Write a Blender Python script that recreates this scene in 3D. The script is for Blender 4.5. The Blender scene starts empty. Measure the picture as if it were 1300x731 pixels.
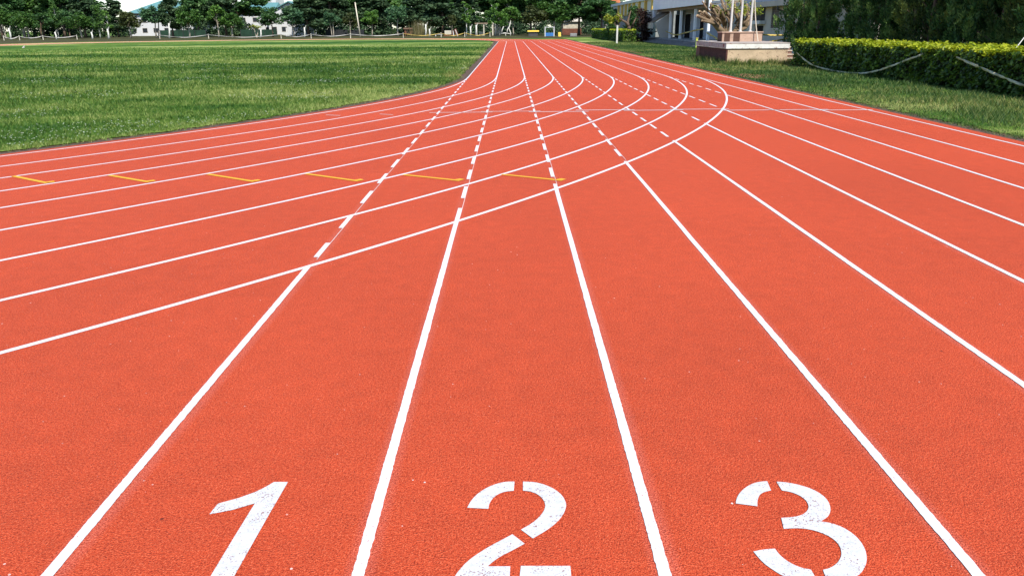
import bpy, math, random
import numpy as np
from mathutils import Vector, Matrix
from mathutils.geometry import tessellate_polygon

random.seed(7)
rng = np.random.default_rng(7)
sc = bpy.context.scene
COL = sc.collection
R_ = math.radians

# ------------------------------------------------------------------ camera
FOC, PITCH, YAW, ROLL = 973.776, 0.3275094, -0.000877, 0.0078470
CX, CY, CZ = 1.83645, 0.0, 2.04761
PW, PH = 1300.0, 731.0
cp, sp = math.cos(PITCH), math.sin(PITCH)
ex = Vector((math.cos(YAW), -math.sin(YAW), 0)); ef = Vector((math.sin(YAW), math.cos(YAW), 0)); ez = Vector((0, 0, 1))
D_ = -sp * ef - cp * ez
FWD = cp * ef - sp * ez
RIGHT = math.cos(ROLL) * ex + math.sin(ROLL) * D_
DOWN = -math.sin(ROLL) * ex + math.cos(ROLL) * D_
cam = bpy.data.cameras.new('camera')
cam.sensor_fit = 'HORIZONTAL'; cam.sensor_width = 36.0; cam.lens = FOC / PW * 36.0
cam.clip_start = 0.05; cam.clip_end = 6000
camo = bpy.data.objects.new('camera', cam); COL.objects.link(camo)
M = Matrix.Identity(4)
for i in range(3):
    M[i][0] = RIGHT[i]; M[i][1] = -DOWN[i]; M[i][2] = -FWD[i]
M[0][3], M[1][3], M[2][3] = CX, CY, CZ
camo.matrix_world = M
sc.camera = camo


def ray(x, y):
    return FWD + RIGHT * ((x - PW / 2) / FOC) + DOWN * ((y - PH / 2) / FOC)


def GP(x, y, z=0.0):
    d = ray(x, y); t = (z - CZ) / d.z
    return Vector((CX + d.x * t, CY + d.y * t, z))


def AT(x, y, Y):
    d = ray(x, y); t = Y / d.y
    return Vector((CX + d.x * t, Y, CZ + d.z * t))


def ATX(x, y, X):
    d = ray(x, y); t = (X - CX) / d.x
    return Vector((X, CY + d.y * t, CZ + d.z * t))


# ------------------------------------------------------------------ materials
def newmat(name):
    m = bpy.data.materials.new(name); m.use_nodes = True
    nt = m.node_tree; nt.nodes.clear()
    return m, nt, nt.nodes, nt.links


def N(nt, typ, **kw):
    n = nt.nodes.new(typ)
    for k, v in kw.items():
        if k.startswith('i_'):
            n.inputs[k[2:].replace('_', ' ')].default_value = v
        else:
            setattr(n, k, v)
    return n


def noise(nt, scale, detail=3.0, rough=0.55, vec=None):
    n = nt.nodes.new('ShaderNodeTexNoise')
    n.inputs['Scale'].default_value = scale; n.inputs['Detail'].default_value = detail; n.inputs['Roughness'].default_value = rough
    if vec is not None: nt.links.new(vec, n.inputs['Vector'])
    return n


def ramp(nt, fac, stops):
    r = nt.nodes.new('ShaderNodeValToRGB')
    el = r.color_ramp.elements
    while len(el) < len(stops): el.new(0.5)
    for e, (p, c) in zip(el, stops):
        e.position = p
        e.color = (c[0], c[1], c[2], 1) if hasattr(c, '__len__') else (c, c, c, 1)
    nt.links.new(fac, r.inputs['Fac'])
    return r


def mix(nt, fac, a, b, blend='MIX'):
    m = nt.nodes.new('ShaderNodeMix'); m.data_type = 'RGBA'; m.blend_type = blend
    for s, v in ((0, fac), (6, a), (7, b)):
        if hasattr(v, 'is_linked'): nt.links.new(v, m.inputs[s])
        elif hasattr(v, '__len__'): m.inputs[s].default_value = (v[0], v[1], v[2], 1)
        else: m.inputs[s].default_value = v
    return m.outputs[2]


def math_(nt, op, a, b=None, c=None):
    m = nt.nodes.new('ShaderNodeMath'); m.operation = op
    for i, v in enumerate((a, b, c)):
        if v is None: continue
        if hasattr(v, 'is_linked'): nt.links.new(v, m.inputs[i])
        else: m.inputs[i].default_value = v
    return m.outputs[0]


def pos(nt):
    return nt.nodes.new('ShaderNodeNewGeometry').outputs['Position']


def scaled(nt, vec, s):
    m = nt.nodes.new('ShaderNodeMapping'); m.inputs['Scale'].default_value = s
    nt.links.new(vec, m.inputs['Vector'])
    return m.outputs['Vector']


def finish(nt, color, rough=0.7, bump=None, bump_d=0.01, bump_s=0.5, spec=0.3, metal=0.0):
    p = nt.nodes.new('ShaderNodeBsdfPrincipled'); o = nt.nodes.new('ShaderNodeOutputMaterial')
    if hasattr(color, 'is_linked'): nt.links.new(color, p.inputs['Base Color'])
    else: p.inputs['Base Color'].default_value = (*color, 1)
    if hasattr(rough, 'is_linked'): nt.links.new(rough, p.inputs['Roughness'])
    else: p.inputs['Roughness'].default_value = rough
    p.inputs['Specular IOR Level'].default_value = spec
    p.inputs['Metallic'].default_value = metal
    if bump is not None:
        b = nt.nodes.new('ShaderNodeBump'); b.inputs['Distance'].default_value = bump_d; b.inputs['Strength'].default_value = bump_s
        nt.links.new(bump, b.inputs['Height']); nt.links.new(b.outputs[0], p.inputs['Normal'])
    nt.links.new(p.outputs[0], o.inputs['Surface'])
    return p, o


def plain(name, c, rough=0.7, var=0.25, scale=3.0, spec=0.3, metal=0.0, bump=0.0, dirt=None, dirt_amt=0.35):
    m, nt, ns, ls = newmat(name)
    P = pos(nt)
    a = noise(nt, scale, 5, 0.6, P).outputs['Fac']
    dark = tuple(x * (1 - var) for x in c); lite = tuple(min(1, x * (1 + var)) for x in c)
    col = ramp(nt, a, [(0.3, dark), (0.7, lite)]).outputs[0]
    if dirt:
        b = noise(nt, scale * 0.6, 6, 0.7, P).outputs['Fac']
        f = ramp(nt, b, [(0.5, 0.0), (0.75, dirt_amt)]).outputs[0]
        col = mix(nt, f, col, dirt)
    finish(nt, col, rough, a if bump else None, bump, 0.6, spec, metal)
    return m


def foliage(name, cols, rough=0.55, transl=0.3, nscale=0.5, wr=0.6, wn=0.9):
    m, nt, ns, ls = newmat(name)
    g = nt.nodes.new('ShaderNodeNewGeometry')
    n = noise(nt, nscale, 2, 0.5, g.outputs['Position']).outputs['Fac']
    f = math_(nt, 'ADD', math_(nt, 'MULTIPLY', g.outputs['Random Per Island'], wr), math_(nt, 'MULTIPLY', math_(nt, 'SUBTRACT', n, 0.3), wn))
    k = len(cols)
    col = ramp(nt, f, [(0.1 + 0.8 * i / (k - 1), c) for i, c in enumerate(cols)]).outputs[0]
    p = nt.nodes.new('ShaderNodeBsdfPrincipled'); o = nt.nodes.new('ShaderNodeOutputMaterial')
    ls.new(col, p.inputs['Base Color']); p.inputs['Roughness'].default_value = rough; p.inputs['Specular IOR Level'].default_value = 0.35
    t = nt.nodes.new('ShaderNodeBsdfTranslucent'); ls.new(col, t.inputs['Color'])
    mx = nt.nodes.new('ShaderNodeMixShader'); mx.inputs[0].default_value = transl
    ls.new(p.outputs[0], mx.inputs[1]); ls.new(t.outputs[0], mx.inputs[2]); ls.new(mx.outputs[0], o.inputs['Surface'])
    return m


MAT = {}


def mk_track():
    m, nt, ns, ls = newmat('red_rubber_track')
    P = pos(nt)
    g1 = noise(nt, 150, 1, 0.6, P).outputs['Fac']
    g2 = noise(nt, 62, 3, 0.75, P).outputs['Fac']
    big = noise(nt, 0.35, 4, 0.6, P).outputs['Fac']
    mid = noise(nt, 6.5, 5, 0.65, P).outputs['Fac']
    f = math_(nt, 'ADD', math_(nt, 'MULTIPLY', g1, 0.6), math_(nt, 'MULTIPLY', g2, 0.4))
    col = ramp(nt, f, [(0.36, (0.25, 0.021, 0.006)), (0.47, (0.52, 0.058, 0.0165)), (0.54, (0.60, 0.077, 0.0225)), (0.64, (0.80, 0.165, 0.070))]).outputs[0]
    v = math_(nt, 'ADD', math_(nt, 'MULTIPLY', big, 0.35), math_(nt, 'MULTIPLY', mid, 0.45))
    vv = ramp(nt, v, [(0.26, 0.78), (0.52, 1.01)]).outputs[0]
    col = mix(nt, 1.0, col, vv, 'MULTIPLY')
    # stray chalk grains and dark crumbs
    vo = nt.nodes.new('ShaderNodeTexVoronoi'); vo.inputs['Scale'].default_value = 17.0; ls.new(P, vo.inputs['Vector'])
    sepc = nt.nodes.new('ShaderNodeSeparateColor'); ls.new(vo.outputs['Color'], sepc.inputs[0])
    rad = math_(nt, 'MULTIPLY', math_(nt, 'POWER', sepc.outputs[0], 5.0), 0.10)
    chalk = math_(nt, 'LESS_THAN', vo.outputs['Distance'], rad)
    patch = ramp(nt, noise(nt, 1.3, 3, 0.6, P).outputs['Fac'], [(0.38, 0.25), (0.62, 1.0)]).outputs[0]
    col = mix(nt, math_(nt, 'MULTIPLY', chalk, patch), col, (0.80, 0.62, 0.55))
    vd = nt.nodes.new('ShaderNodeTexVoronoi'); vd.inputs['Scale'].default_value = 9.0; ls.new(P, vd.inputs['Vector'])
    sepd = nt.nodes.new('ShaderNodeSeparateColor'); ls.new(vd.outputs['Color'], sepd.inputs[0])
    radd = math_(nt, 'MULTIPLY', math_(nt, 'POWER', sepd.outputs[1], 8.0), 0.08)
    col = mix(nt, math_(nt, 'MULTIPLY', math_(nt, 'LESS_THAN', vd.outputs['Distance'], radd), 0.8), col, (0.10, 0.02, 0.012))
    # spray of white paint beside the straight lane lines
    sx = nt.nodes.new('ShaderNodeSeparateXYZ'); ls.new(P, sx.inputs[0])
    fr = math_(nt, 'PINGPONG', math_(nt, 'ADD', sx.outputs[0], 61.0), 0.61)
    hal = ramp(nt, fr, [(0.028, 0.15), (0.075, 0.0)]).outputs[0]
    near = ramp(nt, math_(nt, 'MULTIPLY', sx.outputs[1], 0.05), [(0.25, 1.0), (0.75, 0.0)]).outputs[0]
    hal = math_(nt, 'MULTIPLY', hal, math_(nt, 'GREATER_THAN', sx.outputs[0], -0.2))
    hal = math_(nt, 'MULTIPLY', math_(nt, 'MULTIPLY', hal, near), ramp(nt, g1, [(0.35, 0.1), (0.65, 1.0)]).outputs[0])
    col = mix(nt, hal, col, (0.80, 0.42, 0.38))
    # paler tan mixed in over the far bend
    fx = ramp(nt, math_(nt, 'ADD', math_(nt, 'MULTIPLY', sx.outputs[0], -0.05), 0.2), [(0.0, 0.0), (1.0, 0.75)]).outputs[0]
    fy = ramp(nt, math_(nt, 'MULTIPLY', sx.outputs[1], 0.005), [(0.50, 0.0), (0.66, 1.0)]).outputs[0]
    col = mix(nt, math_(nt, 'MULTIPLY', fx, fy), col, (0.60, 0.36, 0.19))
    h = math_(nt, 'ADD', g1, math_(nt, 'MULTIPLY', g2, 0.8))
    finish(nt, col, 0.85, h, 0.008, 0.9, 0.25)
    return m


def mk_paint(name, c, wear=0.5, base=(0.5, 0.09, 0.05)):
    m, nt, ns, ls = newmat(name)
    P = pos(nt)
    g = noise(nt, 130, 1, 0.6, P).outputs['Fac']
    w = noise(nt, 9, 4, 0.65, P).outputs['Fac']
    thr = math_(nt, 'SUBTRACT', g, math_(nt, 'MULTIPLY', w, wear))
    f = ramp(nt, thr, [(0.0, 0.9), (0.05, 0.0)]).outputs[0]
    sh = ramp(nt, noise(nt, 40, 3, 0.6, P).outputs['Fac'], [(0.3, tuple(x * 0.82 for x in c)), (0.6, c)]).outputs[0]
    col = mix(nt, f, sh, base)
    finish(nt, col, 0.6, g, 0.003, 0.5, 0.3)
    return m


def lawn_patch(nt, P):
    big = noise(nt, 0.042, 4, 0.62, scaled(nt, P, (0.45, 1.6, 1))).outputs['Fac']
    mid = noise(nt, 0.38, 5, 0.65, P).outputs['Fac']
    sx = nt.nodes.new('ShaderNodeSeparateXYZ'); nt.links.new(P, sx.inputs[0])
    dx = math_(nt, 'ADD', sx.outputs[0], 36.5); dy = math_(nt, 'MINIMUM', math_(nt, 'SUBTRACT', sx.outputs[1], 35.128), 0.0)
    r = math_(nt, 'SQRT', math_(nt, 'ADD', math_(nt, 'MULTIPLY', dx, dx), math_(nt, 'MULTIPLY', dy, dy)))
    worn = ramp(nt, math_(nt, 'SUBTRACT', r, 35.0), [(0.0, 0.0), (0.9, 0.05)])      # trodden, yellower rim beside the bend
    worn = math_(nt, 'MULTIPLY', worn.outputs[0], math_(nt, 'LESS_THAN', r, 37.5))
    return math_(nt, 'ADD', math_(nt, 'ADD', math_(nt, 'MULTIPLY', math_(nt, 'SUBTRACT', big, 0.1), 0.92), math_(nt, 'MULTIPLY', math_(nt, 'SUBTRACT', mid, 0.25), 0.42)), worn)


LAWN = [(0.33, (0.022, 0.080, 0.008)), (0.42, (0.050, 0.130, 0.012)), (0.50, (0.125, 0.205, 0.026)), (0.61, (0.34, 0.37, 0.115))]


def mk_blades(name, stops, spread, rough=0.6, transl=0.25):
    m, nt, ns, ls = newmat(name)
    g = nt.nodes.new('ShaderNodeNewGeometry')
    f = math_(nt, 'ADD', lawn_patch(nt, g.outputs['Position']), math_(nt, 'MULTIPLY', math_(nt, 'SUBTRACT', g.outputs['Random Per Island'], 0.5), spread))
    col = ramp(nt, f, stops).outputs[0]
    p = nt.nodes.new('ShaderNodeBsdfPrincipled'); o = nt.nodes.new('ShaderNodeOutputMaterial')
    ls.new(col, p.inputs['Base Color']); p.inputs['Roughness'].default_value = rough; p.inputs['Specular IOR Level'].default_value = 0.3
    t = nt.nodes.new('ShaderNodeBsdfTranslucent'); ls.new(col, t.inputs['Color'])
    mx = nt.nodes.new('ShaderNodeMixShader'); mx.inputs[0].default_value = transl
    ls.new(p.outputs[0], mx.inputs[1]); ls.new(t.outputs[0], mx.inputs[2]); ls.new(mx.outputs[0], o.inputs['Surface'])
    return m


def mk_ground_grass(name, tall=False):
    m, nt, ns, ls = newmat(name)
    P = pos(nt)
    fine = noise(nt, 9.0, 3, 0.7, P).outputs['Fac']
    f = math_(nt, 'ADD', lawn_patch(nt, P), math_(nt, 'ADD', math_(nt, 'MULTIPLY', math_(nt, 'SUBTRACT', fine, 0.5), 0.16), math_(nt, 'MULTIPLY', math_(nt, 'SUBTRACT', noise(nt, 1.4, 4, 0.7, P).outputs['Fac'], 0.5), 0.20)))
    col = ramp(nt, f, [(a, tuple(x * 0.92 for x in c)) for a, c in LAWN]).outputs[0]
    finish(nt, col, 0.9, fine, 0.03, 0.7, 0.1)
    return m


MAT['track'] = mk_track()
MAT['white'] = mk_paint('white_line_paint', (0.70, 0.70, 0.70), 0.50)
MAT['white_worn'] = mk_paint('worn_white_paint', (0.62, 0.62, 0.625), 0.60, (0.24, 0.10, 0.085))
MAT['white_faint'] = mk_paint('faint_white_paint', (0.72, 0.62, 0.58), 0.62)
MAT['yellow'] = mk_paint('yellow_line_paint', (0.80, 0.40, 0.012), 0.30)
MAT['grass'] = mk_ground_grass('lawn')
MAT['dirt'] = plain('dark_soil', (0.10, 0.066, 0.050), 0.95, 0.45, 6.0, 0.1, bump=0.02, dirt=(0.22, 0.13, 0.09), dirt_amt=0.6)
MAT['redsoil'] = plain('red_soil', (0.33, 0.15, 0.09), 0.95, 0.35, 3.0, 0.1, bump=0.02)
MAT['blade'] = mk_blades('grass_blades', LAWN, 0.20)
MAT['verge'] = mk_blades('verge_grass_blades', [(0.40, (0.030, 0.080, 0.014)), (0.50, (0.065, 0.135, 0.022)), (0.58, (0.15, 0.20, 0.042)), (0.68, (0.32, 0.29, 0.10))], 0.34)
MAT['clover'] = plain('pale_clover', (0.52, 0.56, 0.42), 0.8, 0.2, 5)
MAT['bark_pale'] = plain('pale_bark', (0.36, 0.31, 0.24), 0.9, 0.4, 2.5, bump=0.02, dirt=(0.12, 0.10, 0.08))
MAT['bark_white'] = plain('whitewashed_bark', (0.62, 0.60, 0.53), 0.9, 0.2, 2.5, bump=0.02)
MAT['bark_brown'] = plain('brown_bark', (0.14, 0.095, 0.065), 0.9, 0.4, 3, bump=0.02)
MAT['bark_cut'] = plain('cut_limb_bark', (0.20, 0.14, 0.085), 0.9, 0.35, 4, bump=0.02)
MAT['cut_wood'] = plain('fresh_cut_wood', (0.58, 0.43, 0.25), 0.8, 0.2, 6)
F_ = {
 'mid': foliage('mid_green_leaves', [(0.026, 0.075, 0.014), (0.060, 0.145, 0.024), (0.13, 0.24, 0.042)]),
 'bright': foliage('bright_green_leaves', [(0.035, 0.10, 0.016), (0.09, 0.20, 0.028), (0.18, 0.32, 0.05)]),
 'blue': foliage('bluish_green_leaves', [(0.026, 0.078, 0.032), (0.06, 0.145, 0.058), (0.14, 0.25, 0.10)]),
 'olive': foliage('olive_leaves', [(0.030, 0.046, 0.012), (0.065, 0.085, 0.022), (0.13, 0.15, 0.040)]),
 'pine': foliage('dark_pine_needles', [(0.018, 0.046, 0.017), (0.046, 0.092, 0.035), (0.11, 0.17, 0.07)], 0.7, 0.25),
 'dark': foliage('dark_green_leaves', [(0.020, 0.060, 0.014), (0.048, 0.122, 0.030), (0.11, 0.21, 0.052)]),
 'brown': foliage('dry_maroon_leaves', [(0.018, 0.008, 0.006), (0.042, 0.018, 0.013), (0.075, 0.036, 0.024)], 0.8, 0.1),
 'conifer': foliage('juniper_needles', [(0.010, 0.040, 0.009), (0.052, 0.130, 0.030), (0.24, 0.36, 0.09)], 0.6, 0.3, 1.7, 0.3, 1.9),
 'conifer2': foliage('juniper_needles_olive', [(0.016, 0.040, 0.010), (0.070, 0.120, 0.028), (0.22, 0.27, 0.06)], 0.6, 0.3, 1.7, 0.3, 1.9),
 'hedge': foliage('hedge_leaves', [(0.012, 0.034, 0.005), (0.060, 0.125, 0.013), (0.20, 0.30, 0.026)], 0.45, 0.3, 2.6, 0.5, 1.3),
 'hedgetop': foliage('hedge_new_growth', [(0.20, 0.27, 0.010), (0.36, 0.42, 0.014), (0.50, 0.50, 0.035)], 0.5, 0.3, 1.2),
 'yellow': foliage('yellow_green_leaves', [(0.14, 0.20, 0.014), (0.30, 0.34, 0.03), (0.42, 0.42, 0.05)], 0.5, 0.3),
 'reed': foliage('dry_reeds', [(0.10, 0.10, 0.035), (0.22, 0.19, 0.08), (0.34, 0.29, 0.14)]),
}
MAT['core'] = plain('hedge_inner_dark', (0.018, 0.022, 0.010), 0.95, 0.4, 8)  # near-black: darkness inside the hedge put into colour, stems share it
MAT['concrete'] = plain('grey_concrete', (0.27, 0.27, 0.26), 0.9, 0.25, 1.5, dirt=(0.13, 0.12, 0.11))
MAT['dark_concrete'] = plain('weathered_step_concrete', (0.16, 0.155, 0.155), 0.9, 0.3, 1.5, dirt=(0.08, 0.07, 0.07))
MAT['wall_blue'] = plain('pale_blue_grey_wall', (0.80, 0.83, 0.88), 0.85, 0.05, 0.6, dirt=(0.62, 0.64, 0.67))
MAT['wall_beige'] = plain('beige_grey_wall', (0.50, 0.46, 0.40), 0.88, 0.12, 0.7, dirt=(0.30, 0.28, 0.25))
MAT['white_wall'] = plain('white_wall', (0.62, 0.62, 0.61), 0.8, 0.06, 0.5, dirt=(0.52, 0.52, 0.50))
MAT['soffit'] = plain('brown_soffit', (0.20, 0.155, 0.105), 0.85, 0.2, 1.0)
MAT['col_white'] = plain('white_column_paint', (0.86, 0.88, 0.90), 0.7, 0.04, 1.0, dirt=(0.7, 0.7, 0.7))
MAT['door_dark'] = plain('dark_door', (0.018, 0.016, 0.018), 0.9, 0.3, 2.0, 0.05)
MAT['yellow_wall'] = plain('yellow_fin_paint', (0.62, 0.40, 0.10), 0.8, 0.12, 0.8)
MAT['iron'] = plain('dark_iron', (0.03, 0.03, 0.032), 0.5, 0.3, 5.0, 0.5)
MAT['teal'] = plain('teal_metal_roof', (0.11, 0.25, 0.25), 0.5, 0.1, 0.3, 0.5, dirt=(0.17, 0.30, 0.29))
MAT['orange_roof'] = plain('orange_tiles', (0.42, 0.13, 0.05), 0.8, 0.2, 1.0)
MAT['greennet'] = plain('dark_green_screen', (0.016, 0.045, 0.026), 0.9, 0.3, 0.8)
MAT['black_fence'] = plain('dark_panel_fence', (0.022, 0.024, 0.026), 0.7, 0.3, 0.8)
MAT['tape'] = plain('faded_barrier_tape', (0.46, 0.44, 0.29), 0.6, 0.35, 2.2, 0.4, dirt=(0.42, 0.34, 0.08), dirt_amt=0.95)
MAT['tape_white'] = plain('white_barrier_tape', (0.50, 0.47, 0.42), 0.6, 0.3, 1.0, 0.4)
MAT['tape_yellow'] = plain('yellow_barrier_tape', (0.50, 0.36, 0.08), 0.6, 0.3, 1.0, 0.4, dirt=(0.25, 0.2, 0.1))
MAT['pole'] = plain('white_pole_paint', (0.60, 0.58, 0.54), 0.4, 0.06, 2.0, 0.5)
MAT['cream_pole'] = plain('cream_pole_paint', (0.62, 0.55, 0.42), 0.7, 0.1, 2.0)
MAT['blue'] = plain('blue_board', (0.035, 0.16, 0.42), 0.5, 0.2, 2.0, 0.5)
MAT['yellowobj'] = plain('yellow_paint', (0.70, 0.48, 0.06), 0.6, 0.15, 2.0)
MAT['rust'] = plain('rust_red_wood', (0.17, 0.065, 0.040), 0.85, 0.35, 2.0)
MAT['stone'] = plain('pale_stone', (0.52, 0.47, 0.37), 0.9, 0.25, 2.0)
MAT['rope'] = plain('white_rope', (0.66, 0.58, 0.47), 0.8, 0.1, 6.0)
MAT['glass'] = plain('dark_window_glass', (0.03, 0.035, 0.04), 0.35, 0.2, 1.0, 0.25)
MAT['steel'] = plain('grey_pipe', (0.06, 0.055, 0.05), 0.5, 0.2, 3.0, 0.5)


def mk_speck(name, c, speck, scale=7.0, amt=0.9):
    m, nt, ns, ls = newmat(name)
    P = pos(nt)
    a = noise(nt, 2.2, 5, 0.65, P).outputs['Fac']
    col = ramp(nt, a, [(0.3, tuple(x * 0.78 for x in c)), (0.7, tuple(min(1, x * 1.1) for x in c))]).outputs[0]
    v = noise(nt, scale, 3, 0.6, P).outputs['Fac']
    f = ramp(nt, v, [(0.60, 0.0), (0.68, amt)]).outputs[0]
    col = mix(nt, f, col, speck)
    finish(nt, col, 0.9, v, 0.01, 0.5, 0.2)
    return m


def mk_brick(name, a, b, mortar, sx=5.0):
    m, nt, ns, ls = newmat(name)
    P = pos(nt)
    sep = nt.nodes.new('ShaderNodeSeparateXYZ'); ls.new(P, sep.inputs[0])
    comb = nt.nodes.new('ShaderNodeCombineXYZ')
    ls.new(math_(nt, 'ADD', sep.outputs[0], sep.outputs[1]), comb.inputs[0]); ls.new(sep.outputs[2], comb.inputs[1])
    br = nt.nodes.new('ShaderNodeTexBrick'); ls.new(comb.outputs[0], br.inputs['Vector'])
    br.inputs['Scale'].default_value = sx; br.inputs['Color1'].default_value = (*a, 1); br.inputs['Color2'].default_value = (*b, 1); br.inputs['Mortar'].default_value = (*mortar, 1)
    br.inputs['Mortar Size'].default_value = 0.02
    n = noise(nt, 3, 5, 0.7, P).outputs['Fac']
    col = mix(nt, 1.0, br.outputs['Color'], ramp(nt, n, [(0.3, 0.6), (0.7, 1.2)]).outputs[0], 'MULTIPLY')
    finish(nt, col, 0.85, br.outputs['Fac'], 0.01, 0.4, 0.2)
    return m


MAT['stage_front'] = mk_speck('speckled_beige_render', (0.55, 0.41, 0.265), (0.20, 0.12, 0.08), 9.0)
MAT['stage_side'] = mk_brick('dark_red_brown_tile', (0.12, 0.045, 0.038), (0.085, 0.032, 0.028), (0.05, 0.03, 0.025), 4.0)
MAT['stage_cap'] = mk_speck('peeling_white_cap', (0.74, 0.72, 0.66), (0.30, 0.20, 0.15), 4.0, 0.8)
MAT['stage_cap_side'] = mk_speck('broken_tiled_cap', (0.48, 0.40, 0.38), (0.22, 0.06, 0.05), 3.2, 1.0)
MAT['planter'] = mk_speck('pinkish_tan_tile', (0.50, 0.34, 0.25), (0.30, 0.19, 0.13), 9.0, 0.6)
MAT['planter_dark'] = mk_speck('dark_brown_and_shadow', (0.11, 0.06, 0.042), (0.06, 0.03, 0.025), 9.0, 0.6)  # dark brown, also used for the shadow bands painted on the plinth front
MAT['brickstep'] = plain('red_brown_step', (0.20, 0.11, 0.085), 0.9, 0.3, 4.0)
MAT['stepnose'] = plain('pale_step_edge', (0.56, 0.47, 0.38), 0.9, 0.2, 4.0)


# ------------------------------------------------------------------ mesh helpers
def link(name, me, mat, parent=None):
    o = bpy.data.objects.new(name, me)
    COL.objects.link(o)
    if mat is not None: me.materials.append(mat)
    if parent is not None: o.parent = parent
    return o


def np_mesh(name, V, Fs, mat=None, smooth=False):
    """V (n,3), Fs (m,k) faces of k corners each"""
    me = bpy.data.meshes.new(name)
    V = np.asarray(V, np.float32); Fs = np.asarray(Fs, np.int32)
    me.vertices.add(len(V)); me.vertices.foreach_set('co', V.ravel())
    k = Fs.shape[1]
    me.loops.add(Fs.size); me.loops.foreach_set('vertex_index', Fs.ravel())
    me.polygons.add(len(Fs)); me.polygons.foreach_set('loop_start', np.arange(0, Fs.size, k, dtype=np.int32))
    try: me.polygons.foreach_set('loop_total', np.full(len(Fs), k, np.int32))
    except Exception: pass
    if smooth: me.polygons.foreach_set('use_smooth', np.ones(len(Fs), bool))
    me.update(calc_edges=True)
    if mat is not None: me.materials.append(mat)
    return me


class MB:
    def __init__(s): s.v = []; s.f = []

    def quad(s, a, b, c, d):
        n = len(s.v); s.v += [tuple(a), tuple(b), tuple(c), tuple(d)]; s.f.append((n, n + 1, n + 2, n + 3)); return s

    def box(s, x0, x1, y0, y1, z0, z1):
        n = len(s.v)
        s.v += [(x0, y0, z0), (x1, y0, z0), (x1, y1, z0), (x0, y1, z0), (x0, y0, z1), (x1, y0, z1), (x1, y1, z1), (x0, y1, z1)]
        s.f += [tuple(n + i for i in q) for q in ((0, 3, 2, 1), (4, 5, 6, 7), (0, 1, 5, 4), (1, 2, 6, 5), (2, 3, 7, 6), (3, 0, 4, 7))]
        return s

    def prism(s, pts, axis, a0, a1):
        """closed outline pts (2-D) swept along axis 'x','y' or 'z'"""
        def p3(p, a):
            return {'x': (a, p[0], p[1]), 'y': (p[0], a, p[1]), 'z': (p[0], p[1], a)}[axis]
        n = len(s.v); k = len(pts)
        s.v += [p3(p, a0) for p in pts] + [p3(p, a1) for p in pts]
        s.f.append(tuple(n + i for i in range(k))[::-1]); s.f.append(tuple(n + k + i for i in range(k)))
        for i in range(k):
            j = (i + 1) % k; s.f.append((n + i, n + j, n + k + j, n + k + i))
        return s

    def tube(s, path, radii, k=8, cap=True):
        path = [Vector(p) for p in path]
        if not hasattr(radii, '__len__'): radii = [radii] * len(path)
        n0 = len(s.v); ref = Vector((0.31, 0.95, 0.1))
        for i, p in enumerate(path):
            d = (path[min(i + 1, len(path) - 1)] - path[max(i - 1, 0)])
            d = d.normalized() if d.length > 1e-9 else Vector((0, 0, 1))
            u = d.cross(ref)
            if u.length < 1e-3: u = d.cross(Vector((1, 0, 0)))
            u.normalize(); w = d.cross(u)
            for j in range(k):
                a = 2 * math.pi * j / k
                s.v.append(tuple(p + (u * math.cos(a) + w * math.sin(a)) * radii[i]))
        for i in range(len(path) - 1):
            for j in range(k):
                j2 = (j + 1) % k; a = n0 + i * k
                s.f.append((a + j, a + j2, a + k + j2, a + k + j))
        if cap:
            s.f.append(tuple(n0 + j for j in range(k))[::-1]); e = n0 + (len(path) - 1) * k
            s.f.append(tuple(e + j for j in range(k)))
        return s

    def mesh(s, name, mat=None, smooth=False):
        me = bpy.data.meshes.new(name); me.from_pydata(s.v, [], s.f)
        if smooth:
            me.polygons.foreach_set('use_smooth', [True] * len(me.polygons))
        me.update()
        if mat is not None: me.materials.append(mat)
        return me

    def build(s, name, mat, parent=None, smooth=False, bevel=0.0):
        o = bpy.data.objects.new(name, s.mesh(name, mat, smooth)); COL.objects.link(o)
        if parent is not None: o.parent = parent
        if bevel:
            b = o.modifiers.new('bevel', 'BEVEL'); b.width = bevel; b.segments = 2; b.limit_method = 'ANGLE'
        return o


def thing(name, label, cat, group=None, loc=(0, 0, 0), rz=0.0):
    o = bpy.data.objects.new(name, None); COL.objects.link(o)
    o.location = loc; o.rotation_euler = (0, 0, rz)
    return tag(o, label, cat, group)


def tag(o, label, cat, group=None):
    o['label'] = label; o['category'] = cat
    if group: o['group'] = group
    return o


def struct(o):
    o['kind'] = 'structure'; return o


def stuff(o, label, cat):
    o['kind'] = 'stuff'; o['label'] = label; o['category'] = cat; return o


def rel(o, parent):
    """o was built in world coordinates: keep it there under a moved parent"""
    o.matrix_parent_inverse = Matrix.Translation(-Vector(parent.location))
    return o


def strip_mesh(path, width, z, closed=False, jitter=0.0):
    """flat painted line of the given width along a 2-D path"""
    P = np.asarray(path, float)
    T = np.gradient(P, axis=0)
    T /= np.linalg.norm(T, axis=1)[:, None] + 1e-12
    Nn = np.stack([-T[:, 1], T[:, 0]], 1)
    h1 = width / 2 + (rng.normal(0, jitter, len(P)) if jitter else 0 * P[:, 0]); h2 = width / 2 + (rng.normal(0, jitter, len(P)) if jitter else 0 * P[:, 0])
    A = P + Nn * h1[:, None]; B = P - Nn * h2[:, None]
    n = len(P)
    V = np.zeros((2 * n, 3)); V[0::2, :2] = B; V[1::2, :2] = A; V[:, 2] = z
    i = np.arange(n - 1)
    Fs = np.stack([2 * i, 2 * i + 2, 2 * i + 3, 2 * i + 1], 1)
    return V, Fs


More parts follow.
